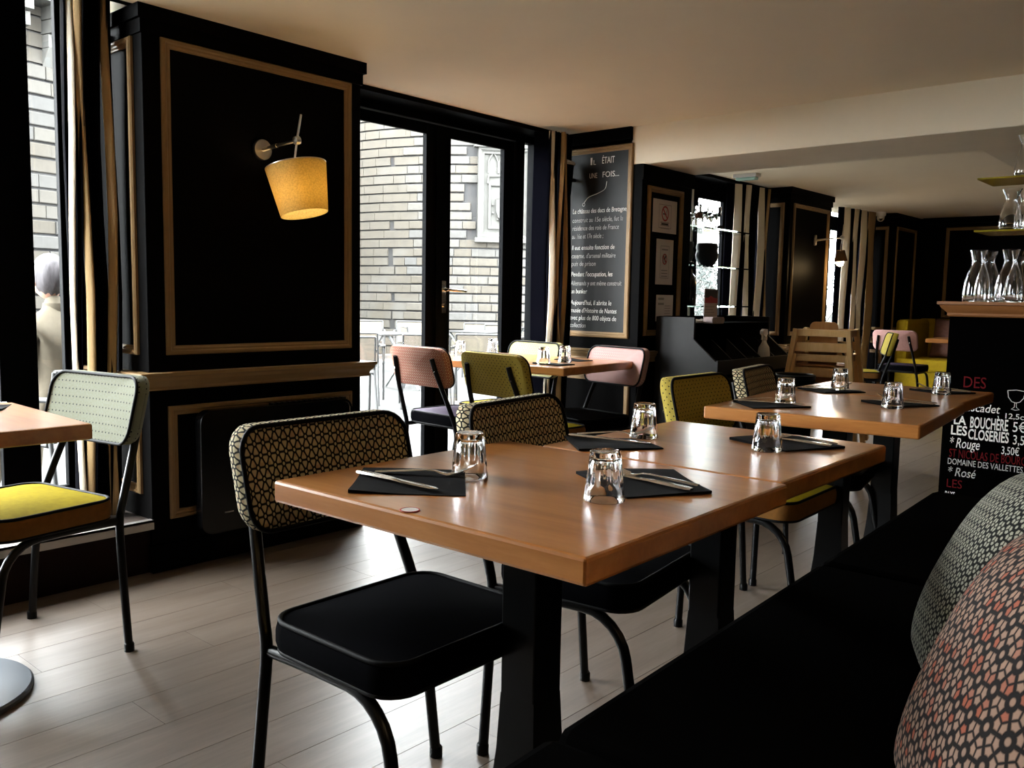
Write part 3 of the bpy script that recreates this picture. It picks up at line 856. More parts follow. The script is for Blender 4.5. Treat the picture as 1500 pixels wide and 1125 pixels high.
def make_ttable():
    t = thing('terrace_table', '', 'table', (0, 0, 0), 0, 'terrace tables')
    MB().box(-.36, .36, -.36, .36, .722, .742).build('tabletop', 'table_white', t, bevel=.006)
    for s in (-1, 1):
        for e in (-1, 1):
            MB().bar((s*.30, e*.30, .722), (s*.30, -e*.33, .012), .035, .02).build('leg', 'grey_bar', t)
    MB().tube([(-.3, 0, .36), (.3, 0, .36)], .009, 6).build('stretcher', 'grey_bar', t)
    return t
ZO = -.12
tt = make_ttable(); tt.location = (7.35, 8.61, ZO); tt['label'] = 'white terrace table standing out behind the left door leaf'
dup(tt, (8.95, 8.45, ZO), .1, 'white terrace table standing out behind the right door leaf')
dup(tt, (10.6, 9.6, ZO), .05, 'white terrace table farthest out on the terrace')
tcs = [((6.30, 7.85), 2.35, 'pale terrace chair seen from the side behind the left door leaf, next to the pillar'), ((6.66, 7.12), 2.45, 'terrace chair with tan back towards us beside the door meeting stile'),
       ((9.0, 10.98), -.7, 'terrace chair far out behind the left door leaf, left of two'), ((9.47, 10.43), -.75, 'terrace chair far out behind the left door leaf, right of two'),
       ((6.95, 9.25), 1.2, 'terrace chair with tan back half hidden by the first pillar'), ((8.12, 8.70), 1.0, 'terrace chair turned sideways just right of the meeting stile'),
       ((7.27, 6.87), 2.3, 'terrace chair with tan back towards us in front of the right door table'), ((9.83, 9.27), -.8, 'terrace chair behind the right door table, left of two'),
       ((9.65, 8.70), -.9, 'terrace chair behind the right door table, right of two'), ((9.2, 7.70), -1.4, 'terrace chair seen through the narrow side pane'),
       ((5.6, 7.15), 2.6, 'terrace chair closest to the doors, arm showing past the pillar')]
tc = make_tchair()
for i, ((x, y), a, lb_) in enumerate(tcs):
    if i == 0: tc.location = (x, y, ZO); tc.rotation_euler = (0, 0, a); tc['label'] = lb_
    else: dup(tc, (x, y, ZO), a, lb_)
# ================================================================ FURNITURE
# ---- cafe chairs: seat pad, back pad, bent tube frame
def pad_mesh(m, wd, ht, thick, r, dome, fn, back_dome=0.0, nr=6):
    """cushion from a rounded outline; fn(x, z, depth) -> point. returns outline for the piping"""
    ol = rrect(wd, ht, r, nr); n = len(ol)
    rings = []
    for s in (0.0, .35, .62, .82, .93, 1.0):
        rings.append((s, -dome*(1-s**2.6)))
    b = len(m.v)
    def ringpts(s, d, infl=0):
        for (x, z) in ol:
            l = hypot(x, z)
            xx, zz = x*s, z*s
            if infl: xx += x/l*infl; zz += z/l*infl
            p = fn(xx, zz, d); m.uv[len(m.v)] = (xx, zz); m.v.append(tuple(p))
    lay = []
    for s, d in rings: lay.append(len(m.v)); ringpts(s, d)
    per = [0]
    for i in range(1, n): per.append(per[-1]+hypot(ol[i][0]-ol[i-1][0], ol[i][1]-ol[i-1][1]))
    for t, infl in ((.001, .0), (thick*.3, .006), (thick*.7, .006), (thick, .0)):
        lay.append(len(m.v)); k0 = len(m.v); ringpts(1.0, t, infl)
        for i in range(n): m.uv[k0+i] = (per[i], ht/2+.013+t)
    for s, d in ((.93, thick+back_dome*.3), (.6, thick+back_dome), (0.0, thick+back_dome)):
        lay.append(len(m.v)); ringpts(s, d)
    for a, c in zip(lay[:-1], lay[1:]):
        for i in range(n):
            j = (i+1) % n; m.f.append((a+i, a+j, c+j, c+i))
    return ol

def back_fn(x, z, d):
    zc = .7285+z
    yb = .245+(zc-.62)*.26
    return (x, yb+d-.55*x*x+.012, zc)
def seat_fn(x, z, d):
    return (x, .022-z, .468-d)

CHM = {}
def chair_meshes():
    m = MB(); ol = pad_mesh(m, .435, .205, .045, .052, .010, back_fn, .004)
    CHM['back'] = m
    p = MB(); p.tube([back_fn(x*1.0, z*1.0, -.001) for x, z in ol], .0052, 8, closed=True); CHM['pipe_back'] = p
    m = MB(); ol = pad_mesh(m, .420, .360, .055, .060, .012, seat_fn, 0)
    CHM['seat'] = m
    q = MB(); rows = []
    for d, inf in ((.004, .0045), (.018, .0085), (.040, .0085), (.054, .0045)):
        rows.append([seat_fn(x*(1+inf/hypot(x, z)), z*(1+inf/hypot(x, z)), d) for x, z in ol+ol[:1]])
    q.grid(rows); CHM['band'] = q
    p = MB(); p.tube([seat_fn(x, z, -.001) for x, z in ol], .0050, 8, closed=True)
    p.tube([seat_fn(x, z, .058) for x, z in ol], .0050, 8, closed=True); CHM['pipe_seat'] = p
chair_meshes()
def make_chair(label, fab, seat, group):
    t = thing('cafe_chair', label, 'chair', (0, 0, 0), 0, group)
    se = CHM['seat'].build('seat', seat, t, smooth=50)
    CHM['pipe_seat'].build('piping', 'piping', se, smooth=60)
    CHM['band'].build('side_band', {'seat_yellow': 'band_brown'}.get(seat, 'seat_black'), se, smooth=50)
    ba = CHM['back'].build('backrest', fab, t, smooth=50)
    CHM['pipe_back'].build('piping', 'piping', ba, smooth=60)
    for s in (-1, 1):
        # rear leg runs on upwards as the back post
        top = [(s*.150, .340, .778), (s*.158, .326, .725), (s*.172, .302, .65), (s*.186, .268, .56), (s*.199, .230, .455)]
        l = MB().tube(bez(top+[(s*.205, .213, .395), (s*.220, .205, .29), (s*.252, .200, .010)], 4), .0125, 10)
        leg = l.build('leg', 'black_tube', t, smooth=50)
        MB().lathe([(0, 0), (.0155, 0), (.0155, .022), (.0125, .026)], 10, (s*.2535, .20, 0)).build('foot_cap', 'black_tube', leg, smooth=40)
        MB().lathe([(0, -.004), (.006, -.003), (.007, 0), (0, 0)], 8).build('bolt', 'steel', leg, (s*.162, .336, .715), (R(-80), 0, 0), smooth=40)
        q = bez([(s*.200, .215, .396), (s*.197, .09, .399), (s*.196, -.035, .399)], 3)
        arc = [(s*(.196+.004*k/6), -.035-.115*sin(R(80)*k/6), .399-.115*(1-cos(R(80)*k/6))) for k in range(1, 7)]
        l = MB().tube(q+arc+[(s*.207, -.178, .15), (s*.214, -.208, .010)], .0125, 10)
        leg = l.build('leg', 'black_tube', t, smooth=50)
        MB().lathe([(0, 0), (.0155, 0), (.0155, .022), (.0125, .026)], 10, (s*.2145, -.209, 0)).build('foot_cap', 'black_tube', leg, smooth=40)
    MB().tube([(-.197, .16, .400), (.197, .16, .400)], .009, 8).tube([(-.196, -.05, .400), (.196, -.05, .400)], .009, 8).build('stretcher', 'black_tube', t, smooth=50)
    return t
G1, G3 = 'cafe chairs along the bench tables', 'cafe chairs at the table by the glass doors'
def put(t, x, y, a): t.location = (x, y, 0); t.rotation_euler = (0, 0, R(a)); return t
c1 = put(make_chair('chair with black flower patterned back and black seat, closest to the camera', 'fab_flower', 'seat_black', G1), 1.152, 1.248, .6)
put(dup(c1, (0, 0, 0), 0, 'chair with black flower patterned back at the middle of the nearest table'), 1.766, 1.212, 7.4)
put(make_chair('chair with yellow black dotted back and yellow seat at the second bench table', 'fab_yellow', 'seat_yellow', G1), 2.809, 1.272, 1.5)
put(dup(c1, (0, 0, 0), 0, 'chair with black flower patterned back beside the charcoal service station'), 3.417, 1.325, 10)
put(make_chair('chair with pale mint dotted back and bright yellow seat by left window', 'fab_mint', 'seat_yellow', 'cafe chair at the left table'), .946, 2.795, 281)
put(make_chair('chair with rust red star patterned back and purple seat', 'fab_red', 'seat_purple', G3), 3.45, 3.40, 87)
put(make_chair('chair with yellow dotted back turned to camera before the door table', 'fab_yellow', 'seat_yellow', G3), 3.382, 2.79, 84)
put(make_chair('chair with lemon dotted back facing us across the door table', 'fab_lemon', 'seat_yellow', G3), 3.829, 3.452, 264)
put(make_chair('chair with pink star patterned back below the chalkboard', 'fab_pink', 'seat_black', G3), 3.826, 2.862, 260)
put(make_chair('plain dusty pink backed chair far off before the mustard sofa', 'fab_plainpink', 'seat_purple', 'cafe chairs at the far table'), 9.66, 2.98, 88)
put(make_chair('olive backed chair with yellow seat beside the far curtain', 'fab_olive', 'seat_yellow', 'cafe chairs at the far table'), 8.38, 3.02, 205)

# ---- pedestal tables
def make_table(label, wx, wy, z, x, y, a, group=None, base='cross'):
    t = thing('pedestal_table', label, 'table', (x, y, 0), R(a), group)
    MB().box(-wx/2, wx/2, -wy/2, wy/2, z-.042, z).build('tabletop', 'table_top', t, bevel=.006)
    c = MB().box(-.042, .042, -.042, .042, .03, z-.05)
    c.build('column', 'black_tube', t, bevel=.004)
    MB().box(-.2, .2, -.2, .2, z-.05, z-.042).build('top_plate', 'black_tube', t)
    b = MB()
    if base == 'cross':
        rows = [[(k*sx, k*sy, zz) for sx, sy in ((-1, -1), (1, -1), (1, 1), (-1, 1), (-1, -1))] for k, zz in ((.042, .335), (.047, .22), (.058, .10), (.080, .024), (.150, .016), (.155, .0))]
        b.grid(rows); b.build('base', 'black_tube', t, bevel=.002)
    else:
        b.lathe([(0, 0), (.245, 0), (.25, .004), (.25, .014), (.244, .020), (.05, .028), (.04, .05), (0, .05)], 56).build('base', 'base_disc', t, smooth=35)
    return t
MT['base_disc'] = mat('blue_grey_steel_disc', (.045, .056, .070), .3, spec=.5)
GT = 'wooden tables along the black bench'
t1a = make_table('oak table with white sticker dot, nearest to the camera', .672, .720, .75, 1.270, 1.050, 1.1, GT)
MB().lathe([(0, 0), (.0145, 0), (.0145, .0012), (0, .0012)], 28, (0, 0, 0)).build('sticker', 'white_plastic', t1a, (.952-1.27, 1.057-1.05, .7502))
MB().lathe([(.0145, 0), (.0165, 0), (.0165, .0016), (.0145, .0016)], 28, close=True).build('sticker_ring', 'red_ink', t1a, (.952-1.27, 1.057-1.05, .7502))
make_table('oak table pushed against the far edge of the nearest table', .626, .60, .750, 1.925, 1.015, .8, GT)
make_table('oak table in front of the yellow dotted chair', .765, .672, .75, 3.030, 1.140, 5.5, GT)
make_table('last oak table of the bench row, nearest to the bar', .53, .655, .75, 3.688, 1.185, 1.2, GT)
make_table('oak table set beside the glass doors', .685, 1.06, .76, 3.695, 3.185, 4.0, None)
make_table('oak table at the left edge by the window, on a round disc foot', .66, .60, .75, .672, 2.642, -1.5, None, 'disc')
make_table('small wooden table in front of the mustard sofa', .62, .62, .75, 10.02, 2.50, 4, None)

# ---- napkins, cutlery, tumblers
Gn, Gk, Gf, Gg = 'black napkins', 'table knives', 'table forks', 'upside down tumblers'
def napkin(q, z, label, sd=0):
    rng = random.Random(sd)
    cx = sum(p[0] for p in q)/4; cy = sum(p[1] for p in q)/4
    P = [Vector((p[0]-cx, p[1]-cy, 0)) for p in q]
    n = 10; rows = []; top = []
    ph = rng.uniform(0, 3)
    for i in range(n+1):
        r1 = []
        for j in range(n+1):
            u, v = i/n, j/n
            p = P[0]*(1-u)*(1-v)+P[1]*u*(1-v)+P[2]*u*v+P[3]*(1-u)*v
            lift = .0045+.0035*sin(3.1*v+ph)*(1-u)+.0022*sin(5*u+2*v+ph)
            e = min(u, v, 1-u, 1-v)
            if j in (0, n) or i in (0, n): lift = max(.0012, lift*.8)
            r1.append((p.x, p.y, lift))
        rows.append(r1)
    m = MB().grid(rows)
    m2 = [[(a, b, .0002) for a, b, c in r_] for r_ in rows]
    b0 = len(m.v); m.grid(m2); k = n+1
    edge = [(i, 0) for i in range(n)]+[(n, j) for j in range(n)]+[(i, n) for i in range(n, 0, -1)]+[(0, j) for j in range(n, 0, -1)]
    for (a, b), (c, d) in zip(edge, edge[1:]+edge[:1]):
        m.f.append((a*k+b, c*k+d, b0+c*k+d, b0+a*k+b))
    o = m.build('napkin', 'napkin', None, (cx, cy, z+.0004), smooth=60)
    return tag(o, label, 'napkin', Gn)
def knife_mesh():
    m = MB(); rows = []
    prof = [(0, .0050, .0030), (.01, .0078, .0036), (.06, .0070, .0036), (.100, .0056, .0030), (.108, .0062, .0022), (.13, .0085, .0016), (.18, .0088, .0013), (.205, .0070, .0010), (.218, .0015, .0007)]
    for x, hw, ht in prof: hw *= 1.25; rows.append([(x, -hw, .0), (x, -hw*.6, ht), (x, hw*.6, ht), (x, hw, .0), (x, 0, -.0)])
    for r_ in rows: r_.append(r_[0])
    m.grid(rows); return m
def fork_mesh():
    m = MB(); rows = []
    prof = [(0, .0060, .0), (.012, .0078, .001), (.06, .0062, .004), (.10, .0038, .007), (.118, .0036, .006), (.130, .0075, .0022), (.142, .0112, .0006), (.152, .0118, .002)]
    for x, hw, z in prof: rows.append([(x, -hw, z), (x, -hw*.5, z+.0022), (x, hw*.5, z+.0022), (x, hw, z), (x, 0, z-.0002), (x, -hw, z)])
    m.grid(rows)
    for k in range(4):
        y0 = -.0101+k*.00673
        m.tube([(.149, y0, .0025), (.165, y0, .0065), (.182, y0*.95, .0135), (.196, y0*.92, .021)], [.0017, .0015, .0013, .0008], 6)
    return m
KM = knife_mesh().build('table_knife', 'steel', None, smooth=40); FM = fork_mesh().build('table_fork', 'steel', None, smooth=40)
_first = {'k': KM, 'f': FM}
def cutlery(kind, p, q, z, label):
    o = _first[kind]
    if o.get('label'): o = o.copy(); COL.objects.link(o)
    o.location = (p[0], p[1], z); o.rotation_euler = (0, 0, atan2(q[1]-p[1], q[0]-p[0]))
    return tag(o, label, 'knife' if kind == 'k' else 'fork', Gk if kind == 'k' else Gf)

def tumbler_mesh():
    nf = 10; seg = 80
    def fac(r, z, th):
        # concave flutes over the upper part of the upturned glass, arched at their lower end
        a = ((th % (2*pi/nf))-pi/nf)/(pi/nf)
        arch = .037-.010*(1-a*a)
        k = 1/(1+math.exp(-(z-arch)/.0010)) if z < .079 else max(0, 1-(z-.079)/.004)
        return r*(1-k*.075*cos(a*pi/2)**2)
    m = MB()
    out = [(.0340, 0), (.0362, .0012), (.0360, .006)]+[(.0360-.0084*(z/.088), z) for z in (.014, .022, .026, .029, .031, .033, .035, .037, .040, .048, .056, .064, .071, .076, .079, .082)]+[(.0272, .0865), (.0250, .088), (.012, .0875), (0.0001, .0872)]
    m.lathe(out, seg, fn=fac)
    inn = [(.0001, .0735), (.014, .0735), (.0215, .0715), (.0236, .066), (.0262, .05), (.0290, .030), (.0316, .012), (.0332, .001), (.0340, 0)]
    m.lathe(inn, seg)
    return m
TM = tumbler_mesh().build('tumbler', 'glass', None, smooth=35)
import bmesh
def weld(o):
    bm = bmesh.new(); bm.from_mesh(o.data); bmesh.ops.remove_doubles(bm, verts=bm.verts, dist=.00015)
    bmesh.ops.recalc_face_normals(bm, faces=bm.faces); bm.to_mesh(o.data); bm.free()
    for p in o.data.polygons: p.use_smooth = True
    o.data.set_sharp_from_angle(angle=R(35))
weld(TM)
def tumbler(x, y, z, label, s=1.0):
    o = TM
    if o.get('label'): o = o.copy(); COL.objects.link(o)
    o.location = (x, y, z+.0003); o.rotation_euler = (0, 0, (x*7.3+y*3.1) % 6); o.scale = (s, s, s)
    return tag(o, label, 'glass', Gg)

ZT = .7502
settings = [
 # napkin corners, knife(handle, tip), fork(handle, tip), glass, where
 (((.958, 1.22), (1.109, 1.362), (1.243, 1.21), (1.088, 1.056)), ((1.066, 1.325), (1.07, 1.076)), ((1.09, 1.303), (1.198, 1.145)), (1.213, 1.168), 'left front place of the nearest table'),
 (((1.389, 1.042), (1.28, .847), (1.425, .759), (1.559, .919)), ((1.393, .782), (1.415, .941)), ((1.435, .792), (1.424, .944)), (1.241, .868), 'right front place of the nearest table'),
 (((1.736, 1.341), (1.603, 1.196), (1.773, 1.075), (1.845, 1.212)), ((1.742, 1.33), (1.785, 1.093)), ((1.766, 1.325), (1.91, 1.165)), (1.890, 1.205), 'left rear place of the nearest table pair'),
 (((2.023, 1.035), (1.956, .855), (2.111, .774), (2.217, .932)), ((2.072, .792), (2.099, .95)), ((2.112, .795), (2.131, .98)), (1.942, .896), 'right rear place of the nearest table pair'),
 (((2.80, 1.424), (2.672, 1.287), (2.843, 1.163), (2.907, 1.282)), ((2.79, 1.40), (2.86, 1.20)), ((2.815, 1.411), (2.96, 1.27)), (2.915, 1.285), 'left front place of the second table pair'),
 (((3.166, 1.114), (3.075, .972), (3.242, .872), (3.329, 1.004)), ((3.22, .885), (3.20, 1.08)), ((3.262, .887), (3.235, 1.08)), (3.061, .972), 'right front place of the second table pair'),
 (((3.435, 1.466), (3.34, 1.316), (3.50, 1.215), (3.571, 1.337)), ((3.43, 1.44), (3.50, 1.24)), ((3.455, 1.45), (3.57, 1.31)), (3.545, 1.335), 'left far place of the second table pair'),
 (((3.763, 1.132), (3.695, .99), (3.83, .90), (3.905, 1.00)), ((3.80, .91), (3.77, 1.10)), ((3.835, .92), (3.81, 1.11)), (3.688, .989), 'right far place of the second table pair'),
]
for i, (q, k, f, g_, where) in enumerate(settings):
    napkin(q, ZT, 'folded black napkin at the '+where, i)
    cutlery('k', k[0], k[1], ZT+.0085, 'steel knife on the napkin, '+where)
    cutlery('f', f[0], f[1], ZT+.0085, 'steel fork on the napkin, '+where)
    tumbler(g_[0], g_[1], ZT, 'upturned fluted tumbler at the '+where)
# table by the doors
for (x, y), lb_ in (((3.492, 2.845), 'upturned tumbler on the door table, nearest of its four'), ((3.695, 2.865), 'upturned tumbler on the door table before the pink chair'),
                    ((3.575, 3.53), 'upturned tumbler on the door table against the glass, left'), ((3.93, 3.60), 'upturned tumbler on the door table against the glass, right')):
    tumbler(x, y, .7602, lb_)
for k, (q, lb_) in enumerate(((((3.47, 2.90), (3.46, 2.72), (3.58, 2.71), (3.60, 2.89)), 'black napkin under the nearest tumbler of the door table'),
              (((3.80, 3.02), (3.78, 2.84), (3.90, 2.83), (3.93, 3.0)), 'black napkin in front of the pink chair on the door table'),
              (((3.46, 3.40), (3.44, 3.24), (3.56, 3.23), (3.58, 3.39)), 'black napkin in front of the purple chair on the door table'))):
    napkin(q, .7602, lb_, 30+k)
napkin(((.835, 2.90), (.80, 2.76), (.915, 2.745), (.985, 2.873)), ZT, 'black napkin at the edge of the left window table', 40)
cutlery('f', (.965, 2.86), (.80, 2.80), ZT+.0085, 'steel fork on the napkin of the left window table')

# ---- black bench with cushions
b = thing('bench', 'long black upholstered bench running along the tables', 'bench', (0, 0, 0), R(2.6))
X0, X1 = -1.2, 3.19
MB().box(X0, X1, -.30, .695, .0, .40).build('bench_body', 'bench', b, bevel=.01)
for k in range(4):
    a0 = X0+(X1-X0)*k/4; a1 = X0+(X1-X0)*(k+1)/4
    MB().box(a0+.003, a1-.003, -.16, .71, .40, .475).build('seat_cushion', 'bench', b, bevel=.022)
    MB().box(a0+.003, a1-.003, -.30, -.12, .475, .86).build('back_cushion', 'bench', b, bevel=.03)

def cushion(name, label, m, loc, rot, sz=.45, th=.17, grp=None):
    mb = MB(); n = 22; rows_t, rows_b = [], []
    for sgn in (1, -1):
        rows = []
        for i in range(n+1):
            r_ = []
            for j in range(n+1):
                u = -1+2*i/n; v = -1+2*j/n
                e = max(0, (1-abs(u)**2.6))*max(0, (1-abs(v)**2.6))
                pin = 1-.06*(1-abs(u*v))*(max(abs(u), abs(v))**6)
                zz = sgn*(th/2*e**.55)
                mb.uv[len(mb.v)+len(r_)+sum(len(x) for x in rows)] = (u*sz/2, v*sz/2)
                r_.append((u*sz/2*pin, v*sz/2*pin, zz))
            rows.append(r_)
        mb.grid(rows)
    o = mb.build(name, m, None, loc, rot, smooth=75)
    bm = bmesh.new(); bm.from_mesh(o.data); bmesh.ops.remove_doubles(bm, verts=bm.verts, dist=.0004)
    bmesh.ops.recalc_face_normals(bm, faces=bm.faces); bm.to_mesh(o.data); bm.free()
    for p in o.data.polygons: p.use_smooth = True
    return tag(o, label, 'cushion', grp)
def look_rot(nrm, spin=0):
    q = Vector(nrm).normalized().to_track_quat('Z', 'Y')
    from mathutils import Quaternion
    return (q @ Quaternion((0, 0, 1), spin)).to_euler()
cushion('cushion', 'off white cushion with black flower print, farther one on the bench', 'pil_white', (1.70, .335, .605), look_rot((-.30, .86, .42), R(8)), .46, .20, 'cushions on the black bench')
cushion('cushion', 'red and cream flower print cushion, nearest on the bench', 'pil_red', (1.20, .192, .615), look_rot((-.42, .80, .42), R(10)), .46, .20, 'cushions on the black bench')

# ---- wall lamp on pillar 1
def make_sconce(label, lit=True):
    t = thing('wall_lamp', label, 'lamp', (0, 0, 0), 0, None)
    MB().lathe([(0, .0), (.040, 0), (.0425, .004), (.0425, .016), (.040, .020), (0, .020)], 36).build('wall_plate', 'chrome', t, (0, 0, 0), (R(90), 0, 0), smooth=35)
    MB().tube([(0, -.018, 0), (.010, -.10, .010)], .0085, 12).tube([(.010, -.10, .010), (.028, -.205, .020)], .0060, 10).build('arm', 'chrome', t, smooth=50)
    j = MB().lathe([(0, -.012), (.016, -.010), (.018, 0), (.016, .010), (0, .012)], 16)
    j.build('joint', 'chrome', t, (.029, -.212, .022), (0, R(80), 0), smooth=40)
    MB().tube([(.045, -.218, .125), (.030, -.213, .03), (.022, -.206, -.055), (.020, -.205, -.085)], [.0045, .0045, .0038, .0038], 8).build('rod', 'chrome', t, smooth=50)
    MB().tube([(.020, -.205, -.052), (-.006, -.205, -.085), (.046, -.205, -.085)], .0032, 6).build('shade_carrier', 'chrome', t, smooth=50)
    return t
s1 = make_sconce('lit wall lamp with amber linen shade on the first pillar')
s1.location = (2.100, 3.248, 1.690)
sm = MB().lathe([(.122, 0), (.1085, -.0975), (.095, -.195), (.0935, -.195), (.107, -.0975), (.1205, 0)], 56, close=True)
sh_ = sm.build('lamp_shade', 'shade', s1, (.028, -.205, -.080), (R(-11), R(-4.5), 0), smooth=60)
MB().lathe([(.1222, 0), (.1228, .002), (.1222, .004), (.1202, .004), (.1202, 0)], 48, close=True).build('rim', 'chrome', sh_, smooth=40)
MB().lathe([(0, .05), (.012, .045), (.016, .02), (.026, -.01), (.030, -.03), (.026, -.052), (0, -.062)], 20).build('bulb', 'bulb', s1, (.026, -.222, -.150), smooth=60)
MB().tube([(0, 0, .10), (0, 0, .05)], .012, 10).build('socket', 'white_plastic', s1, (.024, -.222, -.160), smooth=50)
def lamp_light(root, loc, watt, col=(1, .66, .30), rad=.03):
    l = bpy.data.lights.new('lamp_light', 'POINT'); l.energy = watt; l.color = col; l.shadow_soft_size = rad
    o = bpy.data.objects.new('lamp_light', l); COL.objects.link(o); o.parent = root; o.location = loc
lamp_light(s1, (.028, -.225, -.19), 1.0, (1, .79, .43))

# copies of that lamp, added out of view on the bench wall as warm fill
for (x, z_, lb_) in ((-1.6, 1.70, 'added fill lamp with amber shade above the bench, behind the viewer'), (.75, 1.70, 'added fill lamp with amber shade above the bench, beside the viewer'), (3.1, 1.70, 'added fill lamp with amber shade above the bench end')):
    s_ = dup(s1, (x, -.598, z_), pi, lb_)
    lamp_light(s_, (.024, -.205, -.18), FILL_W*(2.3 if x < 0 else .38 if x < 2 else .22), (1, .76, .46))

# far lamp on pillar 3
s2 = make_sconce('small lit wall lamp with dark shade before the farthest window', False)
s2.location = (8.08, 3.358, 1.68); s2.rotation_euler = (0, 0, R(18)); s2.scale = (1.15, 1.15, 1.15)
sm = MB().lathe([(.032, 0), (.052, -.085), (.050, -.085), (.030, 0)], 28, close=True)
sm.build('lamp_shade', 'shade_dark', s2, (.028, -.205, -.080), (R(-3), R(-9), 0), smooth=60)
MB().lathe([(0, .05), (.016, .04), (.026, .01), (.030, -.02), (.024, -.045), (0, -.055)], 16).build('bulb', 'bulb', s2, (.035, -.205, -.155), smooth=60)
lamp_light(s2, (.042, -.205, -.22), 1.2)

# unlit dark lamp in the corner by the chalkboard
s3 = thing('wall_lamp', 'unlit dark tapered wall lamp with pale cap beside the chalkboard', 'lamp', (4.478, 3.52, 1.86))
MB().lathe([(.052, -.105), (.068, .085), (.066, .085), (.050, -.103)], 32, close=True).lathe([(0, -.103), (.051, -.103)], 32).build('lamp_shade', 'seat_black', s3, smooth=40)
MB().lathe([(0, .118), (.045, .114), (.072, .098), (.078, .084), (.070, .080), (0, .084)], 32).build('cap', 'white_plastic', s3, smooth=40)
MB().box(-.022, .008, -.0645, -.0605, -.012, -.005).build('brass_label', 'chrome', s3, (0, 0, 0), (0, 0, R(-40)))
MB().tube([(.06, 0, 0), (.120, 0, 0)], .012, 10).build('bracket', 'black_tube', s3)
s4 = thing('curtain_bracket', 'small bluish cup shaped curtain bracket high beside the first pillar', 'bracket', (1.585, 3.50, 2.05))
MB().lathe([(.013, -.03), (.024, .025), (.022, .025), (.011, -.028)], 20, close=True).build('cup', 'blue_enamel', s4, smooth=40)
MB().tube([(.0, 0, -.028), (.0, .06, -.028), (.0, .25, -.028)], .005, 8).build('arm', 'black_tube', s4)

# heater on the lower panel of pillar 1
ht = thing('wall_heater', 'black flat wall heater with rounded corners on the first pillar', 'heater', (2.125, 3.25, 0))
MB().prism([(x, z+.385) for x, z in rrect(.745, .50, .05, 8)], -.105, -.055, 'Y').build('front_panel', 'heater', ht, bevel=.004)
MB().box(-.30, .30, -.056, .0, .20, .55).build('mounting', 'black_tube', ht)
mm = MB()
for k in range(14): mm.box(-.04+k*.028, -.022+k*.028, -.095, -.065, .632, .640)
mm.build('vent_slots', 'black_tube', ht)
MB().tube([(.355, -.108, .50), (.355, -.108, .595), (.345, -.108, .615), (.325, -.108, .622)], .0022, 6).build('edge_strip', 'steel', ht)
MB().box(-.275, -.235, -.1062, -.1055, .215, .220).build('print', 'paper_line', ht)
# ================================================================ CHALKBOARD, NOTICES, BAR
def text(s, parent, m, o, u, v, size, width=None, shear=0.0, name='chalk_writing', off=0.0, ext=.0004):
    """flat lettering: o = left end of the baseline, u = reading direction, v = up"""
    c = bpy.data.curves.new(name, 'FONT'); c.body = s; c.size = size; c.shear = shear; c.extrude = ext; c.offset = off; c.resolution_u = 3
    ob = bpy.data.objects.new(name, c); COL.objects.link(ob); ob.data.materials.append(MT[m])
    u, v = Vector(u).normalized(), Vector(v).normalized(); w_ = u.cross(v)
    mx = Matrix((u, v, w_)).transposed().to_4x4(); mx.translation = o
    ob.matrix_world = mx
    if parent:
        ob.parent = parent; ob.matrix_parent_inverse = parent.matrix_world.inverted()
    _texts.append((ob, width))
    return ob
_texts = []
cb = thing('chalkboard', 'tall framed chalkboard with French castle history in white chalk', 'sign', (4.60, 3.334, .855))
bpy.context.view_layer.update()
MB().box(-.004, 0, -.235, .235, .03, 1.168).build('board', 'board', cb)
U, V = -E_Y, E_Z
PX = 4.5945
def T(s, y, z, size, width, m='chalk', **k): return text(s, cb, m, (PX, y, z), U, V, size, width, **k)
T('I', 3.402, 1.945, .066, .013); T('L', 3.372, 1.945, .042, .018); T('ÉTAIT', 3.305, 1.947, .058, .095)
T('UNE', 3.40, 1.862, .046, .060); T('FOIS...', 3.300, 1.862, .050, .125)
m = MB().tube(bez([(PX, 3.262, 1.835), (PX, 3.275, 1.79), (PX, 3.33, 1.765), (PX, 3.40, 1.745), (PX, 3.435, 1.712)], 8), .0022, 5)
m.tube([(PX, 3.438+.010*cos(a), 1.700+.010*sin(a)) for a in [2*pi*k/10 for k in range(11)]], .0018, 5)
o = m.build('chalk_swirl', 'chalk', cb); o.matrix_parent_inverse = cb.matrix_world.inverted()
L = ['Le château des ducs de Bretagne,', 'construit au 15e siècle, fut la', 'résidence des rois de France', 'au 16e et 17e siècle ;', None,
     'Il eut ensuite fonction de', "caserne, d'arsenal militaire", 'puis de prison', None,
     "Pendant l'occupation, les", 'Allemands y ont même construit', 'un bunker', None, None,
     "Aujourd'hui, il abrite le", "musée d'Histoire de Nantes", 'avec plus de 800 objets de', 'collection']
ZL = [1.610, 1.553, 1.502, 1.450, 0, 1.378, 1.325, 1.275, 0, 1.178, 1.120, 1.068, 0, 0, .995, .945, .897, .848]
ZL = [z+.035 if z else 0 for z in ZL]
WL = [.435, .405, .375, .255, 0, .345, .355, .20, 0, .335, .41, .135, 0, 0, .335, .375, .375, .13]
for i, s in enumerate(L):
    if s: T(s, 3.527, ZL[i]+.03*(1 if i > 8 else 0)-.0, .043, WL[i]*.97, 'chalk_dim' if i in (1, 2, 3, 6, 7, 10, 17) else 'chalk', shear=.12)

